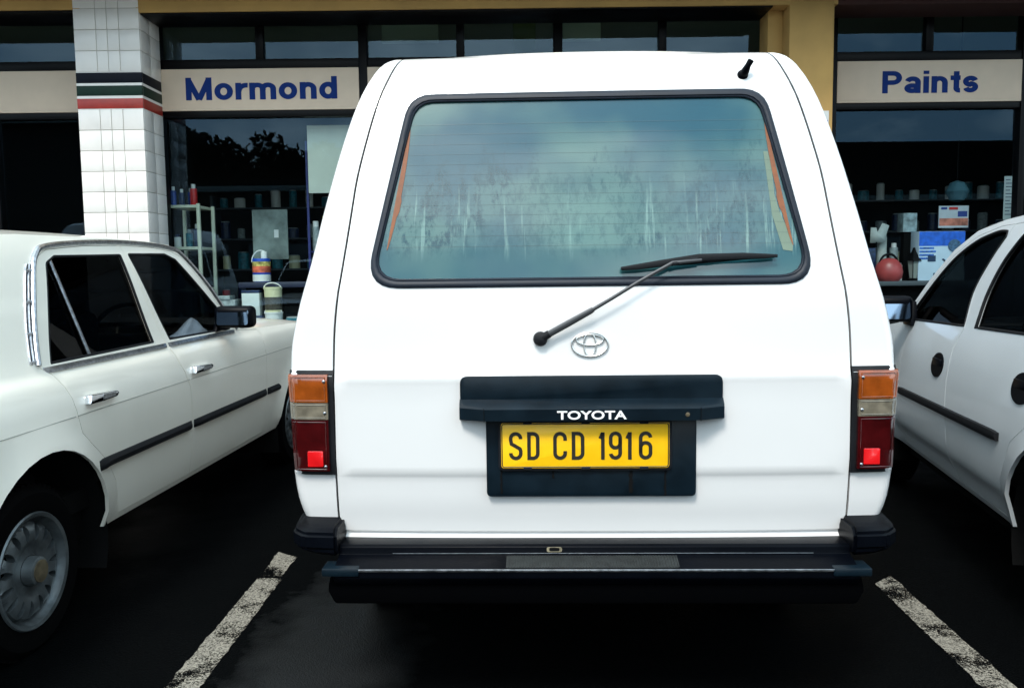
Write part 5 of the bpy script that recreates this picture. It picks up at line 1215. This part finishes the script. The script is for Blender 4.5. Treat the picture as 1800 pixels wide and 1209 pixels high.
# dim stock shelving further back
for (x0, y0, wd, side) in ((-4.4, 12.7, 2.9, 'left'), (4.6, 12.7, 2.9, 'right')):
    e = empty('stock_shelving', (x0, y0, .14), label='dim metal stock shelving at the back of the shop behind the %s window' % side, cat='shelving')
    for i in range(5): q = MB(); q.box((.02, 0, .25 + i * .45), (wd - .02, .35, .275 + i * .45), .002); q.build('shelf_board', MATS['shelf_grey'], e)
    for xx in (0, wd): q = MB(); q.box((xx - .019, -.01, 0), (xx + .019, .36, 2.25), .002); q.build('shelf_upright', MATS['shelf_grey'], e)
    for i in range(1, 5):
        for j in range(int(wd / .26)):
            mm = [c_white, c_grey, c_teal, c_navy, c_cream, c_red][(i * 5 + j * 3 + (j * j) % 4) % 6]; hh = random.choice([.14, .19, .24])
            can(x0 + .14 + j * .255 + random.uniform(-.015, .015), y0 + .12, .14 + .2755 + i * .45, random.choice([.055, .07, .08]), hh, mm, c_grey, 'dim paint tin standing on the stock shelving behind the %s window' % side, name='paint_tin', group='paint tins on the stock shelving behind the %s window' % side, capr=.9, caph=.05)

# ================================================================ ACROSS THE CAR PARK (seen only mirrored in the shop windows)
def leafmass(cx, cy, cz, rx, ry, rz, n, mb, s=.35):
    for i in range(n):
        while True:
            p = Vector((random.uniform(-1, 1), random.uniform(-1, 1), random.uniform(-1, 1)))
            if p.length < 1: break
        p = Vector((cx + p.x * rx, cy + p.y * ry, cz + p.z * rz)); a = Vector((random.gauss(0, 1), random.gauss(0, 1), random.gauss(0, 1))).normalized(); b = a.orthogonal().normalized(); k = s * random.uniform(.5, 1.3)
        mb.add([p + a * k, p + b * k * .6, p - a * k, p - b * k * .6], [(0, 1, 2, 3)])
leaf = mat('leaf_dark', (.006, .009, .006), .8, spec=.05, var=.4, vscale=2); bark = mat('bark', (.06, .045, .03), .9, var=.3)
k = 0
for (x, y, h, r) in [(-34, -36, 11.5, 4.5), (-26, -36, 10.5, 4.2), (-19, -38, 10.6, 4), (-16, -36, 9.6, 3), (-12.5, -37, 9.0, 3), (-9, -38, 8.4, 3), (-5, -38, 8.5, 4), (3, -38, 9, 4), (11, -37, 8.6, 3.8), (14, -34, 7.2, 2.6), (20, -40, 8.2, 3.5), (38, -38, 10, 4)]:
    e = empty('tree', (x, y, 0), label='dark bushy tree across the car park, seen mirrored in the shop windows', cat='tree', group='trees mirrored in the shop windows')
    q = MB(); q.tube([(0, 0, 0), (.1, 0, h * .3), (-.1, .1, h * .55), (0, 0, h * .8)], [.35, .26, .18, .06], 8); q.build('trunk', bark, e)
    q = MB()
    for j in range(7):
        a = random.uniform(0, 6.28); rr = r * random.uniform(.2, .6); leafmass(rr * math.cos(a), rr * math.sin(a), h * random.uniform(.45, .85), r * .5, r * .5, h * .17, 420, q, .24)
    q.build('crown', leaf, e, ang=None, recalc=False)
dkw = mat('dark_render', (.006, .006, .006), .9, var=.2); fas = mat('pale_fascia', (.16, .19, .18), .7); roofm = mat('dark_roof', (.004, .004, .004), .9, spec=.05)
def hall(x0, x1, y, h, fz, label, d=10):
    e = empty('low_building', ((x0 + x1) / 2, y, 0), label=label, cat='building'); hw = (x1 - x0) / 2
    q = MB(); q.box((-hw, -d, 0), (hw, 0, fz), .05); q.build('wall', dkw, e)
    q = MB(); q.box((-hw - .3, -d, fz + .01), (hw + .3, .4, h), .05); q.build('roof', roofm, e)
    q = MB(); q.box((-hw - .35, .41, fz - .05), (hw + .35, .50, fz + .22), .02); q.build('fascia', fas, e)
    for i in range(int(hw)): q = MB(); q.box((-hw + 1 + i * 2, .01, 1), (-hw + 2 + i * 2, .04, 2.6), .01); q.build('window', mat('hall_glass', (.02, .03, .035), .1) if 'hall_glass' not in MATS else MATS['hall_glass'], e)
hall(-30, -18.6, -26, 9.4, 8.6, 'tall dark building seen mirrored left of the tiled pillar')
hall(-18, -6, -26, 5.7, 5.2, 'long low dark building with a pale fascia, seen mirrored in the left shop window')
hall(15.5, 30, -26, 7.2, 4.4, 'dark boxy building seen mirrored in the right shop window')
